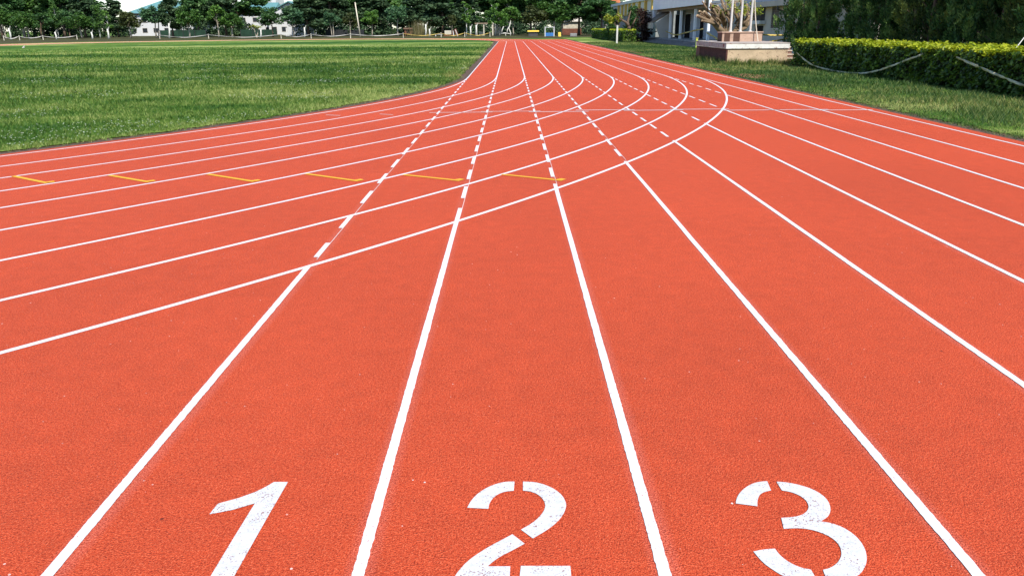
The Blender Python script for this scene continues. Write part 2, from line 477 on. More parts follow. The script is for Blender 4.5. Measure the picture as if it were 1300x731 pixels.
def poly_obj(name, polys, z, mat, parent=None):
    V = []; Fs = []
    for pl in polys:
        n = len(V); pts = [Vector((p[0], p[1], 0)) for p in pl]
        V += [(p.x, p.y, z) for p in pts]
        for t in tessellate_polygon([pts]):
            a, b, c = (pts[i] for i in t)
            if (b - a).cross(c - a).z < 0: t = (t[0], t[2], t[1])
            Fs.append([n + i for i in t])
    return link(name, np_mesh(name, V, Fs), mat, parent)


# ------------------------------------------------------------------ track geometry
LW = 1.22; RI = 36.5; YT = 35.128; YF = YT + 84.39; CC = -RI
NL = 9
s_off = {1: -0.02, 2: -0.004, 3: -0.012, 4: -0.006, 5: 0.007, 6: 0.015, 7: -0.012, 8: -0.008, 9: -0.08, 10: -0.144}
a_off = {1: 0.20, 2: 0.147, 3: 0.057, 4: -0.089, 5: -0.15, 6: -0.125, 7: -0.034, 8: 0.02, 9: 0.0}


def lineX(n): return (n - 1) * LW + s_off[n]


def sstep(a, b, x):
    t = min(1, max(0, (x - a) / (b - a))); return t * t * (3 - 2 * t)


def arcR(n, deg):
    k = sstep(0.0, 13.0, deg) * (1 - sstep(70, 120, deg))
    return RI + (n - 1) * LW + s_off[n] * (1 - sstep(0, 13, deg)) + a_off[n] * k


EDGE_OUT = 9 * LW + 0.18
# one sheet of red surface: oval ring plus the straight chute and its far run-out, no overlaps
ringi = []; ringo = []
RO = RI + 8 * LW + 0.20; Rin = RI - 0.03
NS = 160
for i in range(NS + 1):
    t = -math.pi + math.pi * i / NS          # near bend, left to right
    ringi.append((CC + Rin * math.cos(t), YT + Rin * math.sin(t))); ringo.append((CC + RO * math.cos(t), YT + RO * math.sin(t)))
for i in range(NS + 1):
    t = math.pi * i / NS
    ringi.append((CC + Rin * math.cos(t), YF + Rin * math.sin(t))); ringo.append((CC + RO * math.cos(t), YF + RO * math.sin(t)))
n = len(ringi)
V = [(p[0], p[1], 0) for p in ringi] + [(p[0], p[1], 0) for p in ringo]
Fs = [(i, n + i, n + (i + 1) % n, (i + 1) % n) for i in range(n)]
# chute
nc = len(V); K = 120
for i in range(K + 1):
    Y = -12 + (YT + 12) * i / K
    dx = RO * RO - (Y - YT) ** 2
    xo = CC + math.sqrt(max(0, dx))
    V += [(xo, Y, 0), (EDGE_OUT, Y, 0)]
for i in range(K): a = nc + 2 * i; Fs.append((a, a + 1, a + 3, a + 2))
nc = len(V)
V += [(CC + RO, YT, 0), (EDGE_OUT, YT, 0), (EDGE_OUT, YF, 0), (CC + RO, YF, 0)]; Fs.append((nc, nc + 1, nc + 2, nc + 3))
nc = len(V)
for i in range(31):
    Y = YF + 17.5 * i / 30
    V += [(CC + math.sqrt(RO * RO - (Y - YF) ** 2), Y, 0), (EDGE_OUT, Y, 0)]
for i in range(30): a = nc + 2 * i; Fs.append((a, a + 1, a + 3, a + 2))
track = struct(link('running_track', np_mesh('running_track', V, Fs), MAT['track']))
track['label'] = 'red rubber running track with white lane lines and lane numbers'

ZP = 0.002
def add_line(name, path, width=0.05, mat='white', z=ZP, jitter=0.0):
    V, Fs = strip_mesh(path, width, z, jitter=jitter)
    return link(name, np_mesh(name, V, Fs), MAT[mat], track)


def line_path(n, y0, y1):
    x = lineX(n); ys = [y0]
    while ys[-1] < y1 - 1e-6:
        ys.append(min(y1, ys[-1] + (0.02 if ys[-1] < 4.2 else 0.05 if ys[-1] < 7 else 0.5)))
    return [(x, y) for y in ys]


cross9 = {}
for n_ in range(1, 10):
    Rr = RI + 8 * LW
    cross9[n_] = YT - math.sqrt(max(0, Rr ** 2 - (lineX(n_) - CC) ** 2))
for n_ in range(1, 11):
    if n_ < 9:
        send = {1: 6.66, 2: 9.0, 3: 10.45}.get(n_, cross9[n_] + 0.12)
        add_line('lane_line', line_path(n_, -6, send), z=ZP + 0.002, jitter=0.0011)
        V = []; Fs = []
        y = {1: 9.32, 2: 9.57, 3: 10.98}.get(n_, send + 0.52)
        if n_ == 1:
            for ya_, yb_ in ((6.97, 7.47), (8.08, 8.68)):
                a, b = strip_mesh([(lineX(1), ya_), (lineX(1), yb_)], 0.052, ZP + 0.002)
                Fs += (b + len(V)).tolist(); V += a.tolist()
        while y < YT - 0.3:
            y1 = min(YT, y + 0.74)
            a, b = strip_mesh([(lineX(n_), y), (lineX(n_), y1)], 0.052, ZP + 0.002)
            Fs += (b + len(V)).tolist(); V += a.tolist(); y += 1.28
        link('dashed_line', np_mesh('dashed_line', V, Fs), MAT['white'], track)
        add_line('lane_line', [(lineX(n_), YT), (lineX(n_), YF)], z=ZP + 0.002)
    else:
        add_line('lane_line', line_path(n_, -6, YF if n_ == 9 else YF + 17.2), z=ZP + 0.002, jitter=0.0011)
    if n_ < 5:
        add_line('chalk_line', [(lineX(n_) + 0.026, cross9[n_] + 0.2), (lineX(n_) + 0.026, 24)], 0.007, 'white_faint', z=ZP + 0.004)
for n_ in range(1, 10):
    path = []
    for i in range(0, 721):
        dg = i * 0.25
        r = arcR(n_, dg); t = -R_(dg)
        path.append((CC + r * math.cos(t), YT + r * math.sin(t)))
    add_line('bend_line', path, 0.056, z=ZP)
    add_line('lane_line', [(path[-1][0], YT), (2 * CC - lineX(n_), YF)], z=ZP)
    add_line('bend_line', [(CC + (RI + lineX(n_)) * math.cos(R_(d)), YF + (RI + lineX(n_)) * math.sin(R_(d))) for d in np.arange(0, 180.5, 0.5)], z=ZP)
# cross line of short staggered pieces
for k in range(9):
    dy = 0.10 if k % 2 else -0.06
    yc = 20.05 + (0.08 if 2 < k < 6 else -0.22 if k > 6 else -0.08)
    add_line('finish_line', [(k * LW - (0.25 if k == 0 else 0.16), yc + dy), ((k + 1) * LW - (0.02 if k == 8 else -0.14), yc + dy)], 0.07, 'white_faint' if k < 2 else 'white', z=ZP + 0.004)
for (xa, xb, yy) in ((414, 432, 146.8), (482, 499, 145.7)):
    a = GP(xa, yy - 0.4); b = GP(xb, yy + 0.4)
    add_line('tick_mark', [(a.x, a.y), (b.x, b.y)], 0.05, 'white_faint', z=ZP + 0.004)
# yellow relay marks
for (x0, y0, x1, y1) in ((17, 224, 60, 232.8), (139, 223, 189, 231.5), (264, 221.5, 323, 231), (388, 221, 455, 230.3), (512, 222.2, 584, 229.8), (637, 221.8, 714, 229.6)):
    a = GP(x0, y0); b = GP(x1, y1)
    d = (b - a).normalized()
    V, Fs = strip_mesh([(a.x, a.y), (b.x, b.y)], 0.066, ZP + 0.004)
    e = b - d * 0.06
    t = Vector((-d.y, d.x, 0))
    V2, F2 = strip_mesh([(e.x + t.x * 0.026, e.y + t.y * 0.026), (e.x + t.x * 0.12 + d.x * 0.02, e.y + t.y * 0.12 + d.y * 0.02)], 0.10, ZP + 0.004)
    link('relay_mark', np_mesh('relay_mark', np.vstack([V, V2]), np.vstack([Fs, F2 + len(V)])), MAT['yellow'], track)


# lane numbers (stencilled outlines on the ground)
def outline(ox, oy, s, pts):
    out = []
    for p in pts:
        g = GP(ox + p[0] / s, oy + p[1] / s); out.append((g.x, g.y))
    return out


def refine(pl, k=3):
    """Chaikin-soften only long runs of short segments: keeps corners sharp"""
    out = []
    m = len(pl)
    for i in range(m):
        a = Vector((*pl[i - 1], 0)); b = Vector((*pl[i], 0)); c = Vector((*pl[(i + 1) % m], 0))
        d1 = (b - a); d2 = (c - b)
        ang = d1.angle(d2) if d1.length > 1e-6 and d2.length > 1e-6 else 0
        if ang < R_(38):
            out.append(tuple((b + (a - b) * 0.25)[:2])); out.append(tuple((b + (c - b) * 0.25)[:2]))
        else: out.append(tuple(b[:2]))
    return out


one = [(135, 328), (190, 258), (330, 220), (440, 180), (510, 145), (560, 115), (652, 115), (530, 325), (300, 731), (240, 838), (78, 838), (145, 731), (290, 490), (435, 255), (290, 298)]
two = [
 [(185, 250), (215, 195), (265, 145), (330, 105), (400, 78), (460, 66), (520, 65), (515, 130), (455, 135), (400, 155), (360, 190), (340, 225), (335, 258)],
 [(580, 65), (660, 68), (740, 88), (810, 122), (860, 165), (885, 215), (885, 250), (865, 300), (825, 350), (770, 395), (715, 430), (650, 468), (565, 405), (620, 375), (670, 340), (710, 300), (735, 260), (738, 220), (715, 180), (675, 150), (625, 133), (580, 130)],
 [(505, 438), (592, 505), (500, 555), (420, 595), (370, 630), (330, 665), (490, 665), (484, 775), (78, 775), (100, 731), (130, 690), (185, 630), (260, 575), (350, 520), (430, 478)],
 [(565, 662), (915, 662), (925, 775), (552, 775)]]
three = [
 [(78, 220), (85, 180), (110, 140), (150, 105), (190, 82), (240, 67), (300, 62), (328, 128), (285, 137), (250, 155), (235, 185), (230, 215), (232, 240)],
 [(365, 65), (450, 72), (540, 92), (620, 118), (690, 158), (735, 205), (750, 255), (745, 290), (725, 320), (680, 347), (760, 360), (840, 390), (910, 435), (960, 485), (995, 545), (1007, 605), (1000, 655), (975, 700), (945, 731), (860, 772), (735, 790), (710, 731), (695, 690), (745, 678), (790, 650), (820, 610), (828, 570), (815, 520), (775, 475), (715, 440), (640, 412), (560, 397), (490, 395), (418, 400), (400, 322), (470, 318), (530, 308), (575, 285), (597, 250), (585, 210), (550, 175), (500, 150), (450, 135), (405, 128)],
 [(202, 560), (280, 545), (355, 540), (385, 580), (430, 620), (490, 655), (550, 678), (610, 688), (635, 731), (660, 785), (520, 772), (405, 731), (340, 690), (270, 640)]]
for polys in ([outline(240, 590, 5.1875, one)], [refine(outline(560, 600, 5.578, p)) for p in two], [refine(outline(920, 600, 5.579, p)) for p in three]):
    poly_obj('lane_number', polys, ZP + 0.002, MAT['white_worn'], track)

# ------------------------------------------------------------------ ground, field, verge
gs = 1500.0
ground = struct(link('ground', np_mesh('ground', [(-gs, -gs, -0.06), (gs, -gs, -0.06), (gs, gs, -0.06), (-gs, gs, -0.06)], [(0, 1, 2, 3)]), MAT['grass']))


def wob(i, amp, k):
    return amp * (0.6 * math.sin(i * 0.37 * k + 1.3) + 0.5 * math.sin(i * 1.13 * k + 0.4) + 0.35 * math.sin(i * 2.9 * k))


def oval(rfun, z, name, mat):
    P = []
    m = 720
    for i in range(m):
        t = -math.pi + math.pi * i / (m - 1); r = rfun(i); P.append((CC + r * math.cos(t), YT + r * math.sin(t)))
    for i in range(m):
        t = math.pi * i / (m - 1); r = rfun(i + m); P.append((CC + r * math.cos(t), YF + r * math.sin(t)))
    return P


# dark soil strip along the inner kerb and along the outer edge
inn = oval(lambda i: RI - 0.62 + wob(i, 0.10, 1.0), 0, '', None); out_ = oval(lambda i: RI - 0.02, 0, '', None)
n = len(inn)
V = [(p[0], p[1], -0.012) for p in inn] + [(p[0], p[1], -0.012) for p in out_]
struct(link('soil_strip_path', np_mesh('soil', V, [(i, n + i, n + (i + 1) % n, (i + 1) % n) for i in range(n)]), MAT['dirt']))
infield = oval(lambda i: RI - 0.42 + wob(i, 0.07, 1.0) + 0.05 * math.sin(i * 7.3) - (0.75 * math.exp(-((i - 715) / 14.0) ** 2)) - (0.35 if 725 < i < 760 else 0), 0, '', None)
V = []; Fs = []
m = len(infield); half = m // 2
near_, far_ = infield[:half], infield[half:]
for a, b in zip(near_, near_[::-1]): V += [(a[0], a[1], 0.006)]
# near bend: triangles from its midline; middle: one quad; far bend likewise
c0 = len(V); V.append((CC, YT, 0.006))
for k in range(half - 1): Fs.append((k, k + 1, c0))
f0 = len(V); V += [(p[0], p[1], 0.006) for p in far_]
c1 = len(V); V.append((CC, YF, 0.006))
for k in range(half - 1): Fs.append((f0 + k, f0 + k + 1, c1))
Fs += [(c0, half - 1, f0), (c0, f0, c1), (0, c0, c1), (0, c1, f0 + half - 1)]
field = struct(link('grass_field', np_mesh('field', V, Fs), MAT['grass']))

ys = np.arange(-14, YF + 40, 0.12)
edge = np.array([EDGE_OUT + 0.38 + wob(i, 0.10, 1.0) + 0.06 * math.sin(i * 5.1) for i in range(len(ys))])
V = np.zeros((2 * len(ys), 3)); V[0::2, 0] = EDGE_OUT; V[0::2, 1] = ys; V[1::2, 0] = EDGE_OUT + 0.9; V[1::2, 1] = ys; V[:, 2] = -0.012
i = np.arange(len(ys) - 1)
Fq = np.stack([2 * i, 2 * i + 1, 2 * i + 3, 2 * i + 2], 1)
sel = ys[:-1] < YF + 17
struct(link('soil_strip_path', np_mesh('soil', V, Fq[sel]), MAT['dirt']))
V = np.zeros((2 * len(ys), 3)); V[0::2, 0] = edge; V[0::2, 1] = ys; V[1::2, 0] = 60; V[1::2, 1] = ys; V[:, 2] = 0.006
struct(link('grass_verge_ground', np_mesh('verge', V, Fq), MAT['grass']))
# leaf litter under the trees round the far bend, tree shade mixed into its colour
lit = []
for i in range(90):
    t = R_(14 + 190 * i / 89); lit.append((CC + (RO + 9 + wob(i, 1.6, 1.7)) * math.cos(t), YF + (RO + 9 + wob(i, 1.6, 1.7)) * math.sin(t)))
V = [(p[0], p[1], -0.03) for p in lit] + [(CC + (p[0] - CC) * 4.0, YF + (p[1] - YF) * 4.0, -0.03) for p in lit]
struct(link('shaded_litter_ground', np_mesh('litter', V, [(i + 1, i, 90 + i, 91 + i) for i in range(89)]), plain('shaded_leaf_litter', (0.060, 0.062, 0.026), 0.95, 0.6, 0.25, 0.05, dirt=(0.12, 0.085, 0.045), dirt_amt=0.7)))
# bare red earth patches
def blob(cx, cy, rx, ry, z, k=40, seed=0):
    rr = random.Random(seed); ph = [rr.uniform(0, 6.28) for _ in range(4)]
    return [(cx + rx * math.cos(2 * math.pi * i / k) * (1 + 0.18 * math.sin(3 * 2 * math.pi * i / k + ph[0]) + 0.12 * math.sin(5 * 2 * math.pi * i / k + ph[1])),
             cy + ry * math.sin(2 * math.pi * i / k) * (1 + 0.18 * math.sin(2 * 2 * math.pi * i / k + ph[2]) + 0.12 * math.sin(7 * 2 * math.pi * i / k + ph[3]))) for i in range(k)]


struct(poly_obj('bare_earth_path', [blob(12.2, 33.6, 0.75, 1.9, 0, seed=3), blob(12.0, 39, 0.35, 1.2, 0, seed=4), blob(12.1, 66, 0.45, 2.5, 0, seed=6), blob(12.6, 80, 0.6, 2.5, 0, seed=7), blob(-0.85, 36.6, 0.42, 2.2, 0, seed=5)], 0.010, MAT['redsoil']))


# ------------------------------------------------------------------ grass blades (nobody could count them)
def blades(name, X, Y, H, Wd, lean, mat, z=0.0):
    n = len(X); a = rng.uniform(0, 2 * np.pi, n); b = rng.uniform(0, 2 * np.pi, n)
    ux, uy = np.cos(a) * Wd / 2, np.sin(a) * Wd / 2
    V = np.zeros((n, 3, 3))
    V[:, 0] = np.stack([X - ux, Y - uy, np.full(n, z)], 1); V[:, 1] = np.stack([X + ux, Y + uy, np.full(n, z)], 1)
    V[:, 2] = np.stack([X + np.cos(b) * lean * H, Y + np.sin(b) * lean * H, z + H], 1)
    return link(name, np_mesh(name, V.reshape(-1, 3), np.arange(3 * n).reshape(n, 3)), mat)


def in_field(X, Y, margin):
    near = Y < YT
    r = np.where(near, np.hypot(X - CC, Y - YT), np.where(Y > YF, np.hypot(X - CC, Y - YF), np.abs(X - CC)))
    return r < RI - margin


n = 560000
u = rng.uniform(0, 1, n)
dist = 13.0 * np.exp(u * math.log(108 / 13.0))
ang = rng.uniform(R_(-38), R_(3), n)
X = CX + dist * np.sin(ang); Y = dist * np.cos(ang)
ed = 0.42 + 0.18 * np.sin(X * 3.1 + Y * 2.3) * np.sin(X * 1.3 - Y * 4.1)
k = in_field(X, Y, np.maximum(0.33, ed - 0.02)) & (rng.uniform(48, 112, n) > dist)
X, Y, dist = X[k], Y[k], dist[k]
# coarse tufts among the fine blades
nc_ = 5200; cu = 13.2 * np.exp(rng.uniform(0, 1, nc_) * math.log(50 / 13.2)); ca = rng.uniform(R_(-38), R_(2), nc_)
m_ = len(X) // 4; pick = rng.integers(0, nc_, m_); sg = 0.05 * np.clip(cu[pick] / 18, 1, 2.2)
tx = CX + cu[pick] * np.sin(ca[pick]) + rng.normal(0, 1, m_) * sg; ty = cu[pick] * np.cos(ca[pick]) + rng.normal(0, 1, m_) * sg
kk = in_field(tx, ty, 0.5); X[:m_][kk] = tx[kk]; Y[:m_][kk] = ty[kk]; dist[:m_][kk] = cu[pick][kk]
tuft = np.ones(len(X)); tuft[:m_][kk] = 1.7
# thin and short in worn patches
q = np.sin(X * 0.7 + 1.2 * np.sin(Y * 0.4)) * np.sin(Y * 0.55 + 0.8 * np.sin(X * 0.9))
H = rng.uniform(0.025, 0.07, len(X)) * (1 + 0.15 * q) * np.clip(dist / 22, 0.9, 1.9) * tuft
stuff(blades('grass', X, Y, H, rng.uniform(0.010, 0.02, len(X)) * np.clip(dist / 16, 1, 5.5), 0.7, MAT['blade']), 'short green grass covering the field inside the track', 'grass')
n = 9000
u = rng.uniform(0, 1, n); dist = 13.5 * np.exp(u * math.log(60 / 13.5)); ang = rng.uniform(R_(-38), R_(0), n)
X = CX + dist * np.sin(ang); Y = dist * np.cos(ang)
q = np.sin(X * 0.9 + 1.7 * np.sin(Y * 0.5)) + np.sin(Y * 0.8 + 1.1 * np.sin(X * 0.7))
k = in_field(X, Y, 0.5) & (q > 0.55)
X, Y, dist = X[k], Y[k], dist[k]
V = []; n = len(X)
a = rng.uniform(0, 6.28, n); s = rng.uniform(0.012, 0.026, n) * np.clip(dist / 20, 1, 2)
zz = rng.uniform(0.05, 0.085, n)
V = np.zeros((n, 4, 3))
for c in range(4):
    V[:, c] = np.stack([X + s * np.cos(a + c * np.pi / 2), Y + s * np.sin(a + c * np.pi / 2), zz + s * 0.5 * (c % 2)], 1)
stuff(link('clover_grass', np_mesh('clover', V.reshape(-1, 3), np.arange(4 * n).reshape(n, 4)), MAT['clover']), 'pale clover heads scattered in the grass near the bend', 'clover')

n = 170000
Y = 11.0 * np.exp(rng.uniform(0, 1, n) * math.log(110 / 11.0)); X = EDGE_OUT + 0.35 + rng.beta(1.0, 1.15, n) * 9.5
ed = 0.30 + 0.16 * np.sin(Y * 2.1) * np.sin(Y * 5.3 + X)
k = (X > EDGE_OUT + ed) & ~((X > 16.4) & (Y < 42)) & ~((X > 19.5) & (Y > 72))
X, Y = X[k], Y[k]
q = 0.5 + 0.5 * np.sin(X * 1.9 + 1.3 * np.sin(Y * 0.9)) * np.sin(Y * 1.3 + 0.7 * np.sin(X * 2.2))
edge_k = np.clip((X - EDGE_OUT - 0.1) / 1.4, 0.5, 1)
H = rng.uniform(0.05, 0.17, len(X)) * (0.45 + 0.9 * q) * edge_k * np.where(Y > 46, 0.7, 1)
stuff(blades('grass', X, Y, H, rng.uniform(0.010, 0.020, len(X)) * np.clip(Y / 16, 1, 4), 0.75, MAT['verge']), 'rough uncut grass on the verge beside the hedge and brick stage', 'grass')

n = 9000
Y = 10.0 * np.exp(rng.uniform(0, 1, n) * math.log(60 / 10.0)); X = EDGE_OUT + 0.02 + 0.5 * rng.beta(2.2, 1.0, n)
stuff(blades('grass', X, Y, rng.uniform(0.015, 0.07, n), rng.uniform(0.008, 0.02, n) * np.clip(Y / 16, 1, 3), 1.4, MAT['verge'], -0.012), 'thin grass and clippings creeping over the dark soil beside the outer lane line', 'grass')
t = rng.uniform(R_(-78), 0, n); r = RI - 0.05 - 0.12 - 0.46 * rng.beta(2.6, 1.0, n)
X = CC + r * np.cos(t); Y = YT + r * np.sin(t)
stuff(blades('grass', X, Y, rng.uniform(0.015, 0.06, n), rng.uniform(0.010, 0.024, n), 1.4, MAT['blade'], -0.012), 'thin grass and clippings creeping over the dark soil along the inside of the bend', 'grass')

# ------------------------------------------------------------------ foliage helpers
def leaf_quads(C, size, up=0.35, aspect=0.6, outward=None):
    n = len(C)
    nrm = rng.normal(0, 1, (n, 3)); nrm[:, 2] = np.abs(nrm[:, 2]) + up
    if outward is not None: nrm += outward * 0.8
    nrm /= np.linalg.norm(nrm, axis=1)[:, None]
    r = rng.normal(0, 1, (n, 3)); u = np.cross(nrm, r); u /= np.linalg.norm(u, axis=1)[:, None] + 1e-9
    w = np.cross(nrm, u)
    s = (size if hasattr(size, '__len__') else np.full(n, size))[:, None]
    V = np.zeros((n, 4, 3))
    V[:, 0] = C + u * s; V[:, 1] = C + w * s * aspect; V[:, 2] = C - u * s; V[:, 3] = C - w * s * aspect
    return V.reshape(-1, 3), np.arange(4 * n).reshape(n, 4)


def clumps(centers, radii, per, flat=1.0):
    out = []; dirs = []
    for c, r in zip(centers, radii):
        d = rng.normal(0, 1, (per, 3)); d /= np.linalg.norm(d, axis=1)[:, None]
        rr = rng.uniform(0.25, 1.0, per) ** 0.6
        p = d * rr[:, None] * r; p[:, 2] *= flat
        out.append(p + np.asarray(c)); dirs.append(d)
    return np.vstack(out), np.vstack(dirs)


PROTO = {}


def tree_proto(kind, seed, h, cr, trunk_h, leaf, nleaf, fol, bark, shape='round', ntr=1, tr=0.16):
    """returns (trunk mesh, crown mesh) standing at the origin"""
    rr = random.Random(seed)
    mb = MB()
    cen = []; rad = []
    tops = []
    for t in range(ntr):
        bx = 0 if ntr == 1 else rr.uniform(-0.45, 0.45); by = 0 if ntr == 1 else rr.uniform(-0.3, 0.3)
        lx, ly = rr.uniform(-0.35, 0.35) + bx * 1.4, rr.uniform(-0.3, 0.3)
        path = []
        for i in range(6):
            f = i / 5
            path.append((bx + lx * f * f + 0.06 * math.sin(f * 5 + t), by + ly * f, (trunk_h + (h - trunk_h) * 0.55) * f))
        mb.tube(path, [tr * (1.25 if i == 0 else 1.0 - 0.13 * i) for i in range(6)], 7)
        tops.append(path)
    if shape == 'round':
        m = 26
        for i in range(m):
            th = rr.uniform(0, 6.28); ph = math.acos(rr.uniform(-0.75, 1)); q = rr.uniform(0.45, 0.86)
            z0 = trunk_h + (h - trunk_h) * 0.5
            c = (cr * q * math.sin(ph) * math.cos(th), cr * q * math.sin(ph) * math.sin(th), z0 + (h - trunk_h) * 0.5 * q * math.cos(ph))
            cen.append(c); rad.append(cr * rr.uniform(0.22, 0.42))
        flat = 0.75
    elif shape == 'pine':
        m = 40
        for i in range(m):
            f = (i + rr.random()) / m
            z = trunk_h + (h - trunk_h) * f
            th = rr.uniform(0, 6.28); r = cr * (1.0 - 0.65 * f) * rr.uniform(0.3, 1.0)
            cen.append((r * math.cos(th), r * math.sin(th), z)); rad.append(cr * rr.uniform(0.30, 0.52) * (1.1 - 0.45 * f))
        flat = 0.5
    elif shape == 'column':
        m = 24
        for i in range(m):
            f = (i + rr.random()) / m
            z = trunk_h + (h - trunk_h) * f
            th = rr.uniform(0, 6.28); r = cr * (0.75 if 0.1 < f < 0.75 else 0.4) * rr.uniform(0.2, 1.0)
            cen.append((r * math.cos(th), r * math.sin(th), z)); rad.append(cr * rr.uniform(0.3, 0.5))
        flat = 1.0
    else:   # sparse young tree
        m = 11
        for i in range(m):
            f = (i + rr.random()) / m
            z = trunk_h + (h - trunk_h) * f
            th = rr.uniform(0, 6.28); r = cr * (1 - 0.5 * f) * rr.uniform(0.35, 1.0)
            cen.append((r * math.cos(th), r * math.sin(th), z)); rad.append(cr * rr.uniform(0.24, 0.38))
        flat = 0.7
    for c in cen[::2] if shape in ('round', 'pine') else cen:
        pth = tops[rr.randrange(len(tops))]
        zc = max(trunk_h * 0.55, min(c[2] * 0.8, pth[-1][2] * 0.95))
        f = zc / pth[-1][2]; k = min(4, int(f * 5)); g = f * 5 - k
        a = Vector(pth[k]).lerp(Vector(pth[k + 1]), g)
        b = Vector(c); mid = a.lerp(b, 0.5) + Vector((0, 0, 0.12 * (b - a).length))
        mb.tube([a, mid, b], [tr * 0.42, tr * 0.28, tr * 0.10], 5)
    per = max(12, nleaf // len(cen))
    P, d = clumps(cen, rad, per, flat)
    V, Fs = leaf_quads(P, rng.uniform(0.6, 1.3, len(P)) * leaf, 0.3, 0.62)
    return mb.mesh('trunk', bark, True), np_mesh('crown', V, Fs, fol)


def plant_tree(name, label, meshes, loc, sc_=1.0, rz=0.0, group=None, cat='tree', sxy=None, h=None):
    root = thing(name, label, cat, group, loc, rz)
    s = (sxy or sc_, sxy or sc_, h or sc_)
    root.scale = s
    for nm, me in (('trunk', meshes[0]), ('crown', meshes[1])):
        o = bpy.data.objects.new(nm, me); COL.objects.link(o); o.parent = root
    return root


# prototypes: nominal 6 m small trees, 14 m tall ones
TP = {}
TP['mid'] = [tree_proto('r', s, 6, 2.3, 1.7, 0.20, 2600, F_['mid'], MAT['bark_pale'], 'round', 2 if s == 2 else 1, 0.14) for s in (1, 2)]
TP['dark'] = [tree_proto('r', s, 6, 2.4, 1.5, 0.20, 2800, F_['dark'], MAT['bark_brown'], 'round', 1, 0.15) for s in (3, 4)]
TP['bright'] = [tree_proto('r', s, 6, 1.9, 1.9, 0.19, 1900, F_['bright'], MAT['bark_pale'], 'round', 1, 0.12) for s in (5, 6)]
TP['blue'] = [tree_proto('r', s, 6, 2.3, 1.8, 0.21, 2000, F_['blue'], MAT['bark_pale'], 'round', 2 if s == 8 else 1, 0.13) for s in (7, 8)]
TP['olive'] = [tree_proto('r', s, 6, 2.3, 1.6, 0.20, 2400, F_['olive'], MAT['bark_pale'], 'round', 1, 0.13) for s in (9, 10)]
TP['sparse'] = [tree_proto('s', s, 6, 1.5, 2.2, 0.19, 620, F_['bright'], MAT['bark_white'], 'sparse', 1, 0.10) for s in (11, 12)]
TP['tallpine'] = [tree_proto('p', s, 15, 4.3, 3.4, 0.36, 6800, F_['pine'], MAT['bark_brown'], 'pine', 1, 0.26) for s in (13, 14, 15)]
TP['talldark'] = [tree_proto('r', s, 14, 4.8, 2.8, 0.36, 6800, F_['dark'], MAT['bark_brown'], 'round', 1, 0.28) for s in (16, 17)]
TP['tallmid'] = [tree_proto('r', s, 14, 4.6, 2.8, 0.36, 6200, F_['mid'], MAT['bark_pale'], 'round', 1, 0.26) for s in (18, 19)]
TP['euc'] = [tree_proto('c', s, 13, 2.8, 4.0, 0.28, 2400, F_['mid'], MAT['bark_white'], 'column', 1, 0.18) for s in (20, 21)]


def base_at(x, y, Y=None):
    """ground spot under picture column x; depth from row y unless given"""
    if Y is None: g = GP(x, y)
    else: g = AT(x, 40, Y)
    return Vector((g.x, g.y, -0.05))


def ppm(Y):   # picture pixels per metre at depth Y
    return FOC / (Y * cp + CZ * sp * 0.5)


# (kind, variant, x, Y, top row, width px, label)
FRONT = [
 ('mid', 0, 6, 214, 8, 36, 'rounded green tree at the far left corner of the field'),
 ('mid', 1, 33, 212, 14, 30, 'two-stemmed green tree between the far corner tree and the dark bushy one'),
 ('dark', 0, 52, 214, 17, 36, 'dark bushy tree whose pale stems lean together behind a tape post'),
 ('euc', 0, 73, 222, 2, 20, 'slim upright tree with a white trunk in a row of whitewashed trunks'),
 ('dark', 1, 88, 220, 12, 30, 'low dark tree behind the whitewashed trunks'),
 ('mid', 0, 103, 216, 15, 40, 'wide flat-topped green tree left of the sky gap'),
 ('euc', 1, 126, 222, 9, 20, 'slim white-trunked tree directly under the sky gap'),
 ('sparse', 0, 138, 218, 14, 16, 'thin white-stemmed young tree at the foot of the sky gap'),
 ('olive', 0, 165, 214, 13, 34, 'brownish olive tree left of the teal hipped roof'),
 ('blue', 1, 198, 212, 5, 40, 'bushy green tree with several stems in front of the teal hipped roof'),
 ('mid', 0, 240, 208, 7, 36, 'full green tree on a pale trunk right of the tall pine'),
 ('bright', 0, 277, 212, 6, 32, 'light green tree on a straight pale trunk before the dark green screen'),
 ('mid', 1, 297, 214, 15, 28, 'darker green tree on a thin trunk next to the light green one'),
 ('dark', 0, 346, 216, 9, 34, 'dark round tree in front of the white gable'),
 ('blue', 0, 372, 207, 8, 40, 'bluish green spreading tree on a dark trunk before the white fence'),
 ('blue', 1, 423, 209, 13, 28, 'small bluish tree with a flared pale base left of the leaning pole'),
 ('olive', 1, 445, 210, 15, 24, 'small olive tree touching the leaning cream pole'),
 ('bright', 1, 472, 212, 11, 28, 'small bright tree right of the leaning cream pole'),
 ('blue', 0, 505, 208, 5, 36, 'tall light green tree on thin stems beside the red-brown hut'),
 ('olive', 0, 574, 212, 17, 15, 'little olive tree on twin stems beside the beige stone block'),
 ('sparse', 1, 592, 208, 3, 26, 'thin young tree with sparse bright leaves before the dark pines'),
 ('sparse', 0, 629, 196, 5, 24, 'slender tree with pale yellow-green leaves beside the small pavilion'),
 ('bright', 0, 634, 192, 14, 26, 'bright bushy tree over the bundle of pale stems'),
 ('bright', 1, 652, 200, 6, 34, 'fresh green round tree behind the crooked bleached branches'),
 ('olive', 1, 679, 196, 6, 46, 'wide grey-green tree with forked limbs over the yellow kiosk'),
 ('mid', 1, 711, 198, 2, 46, 'pale-stemmed green tree right of the blue board'),
]
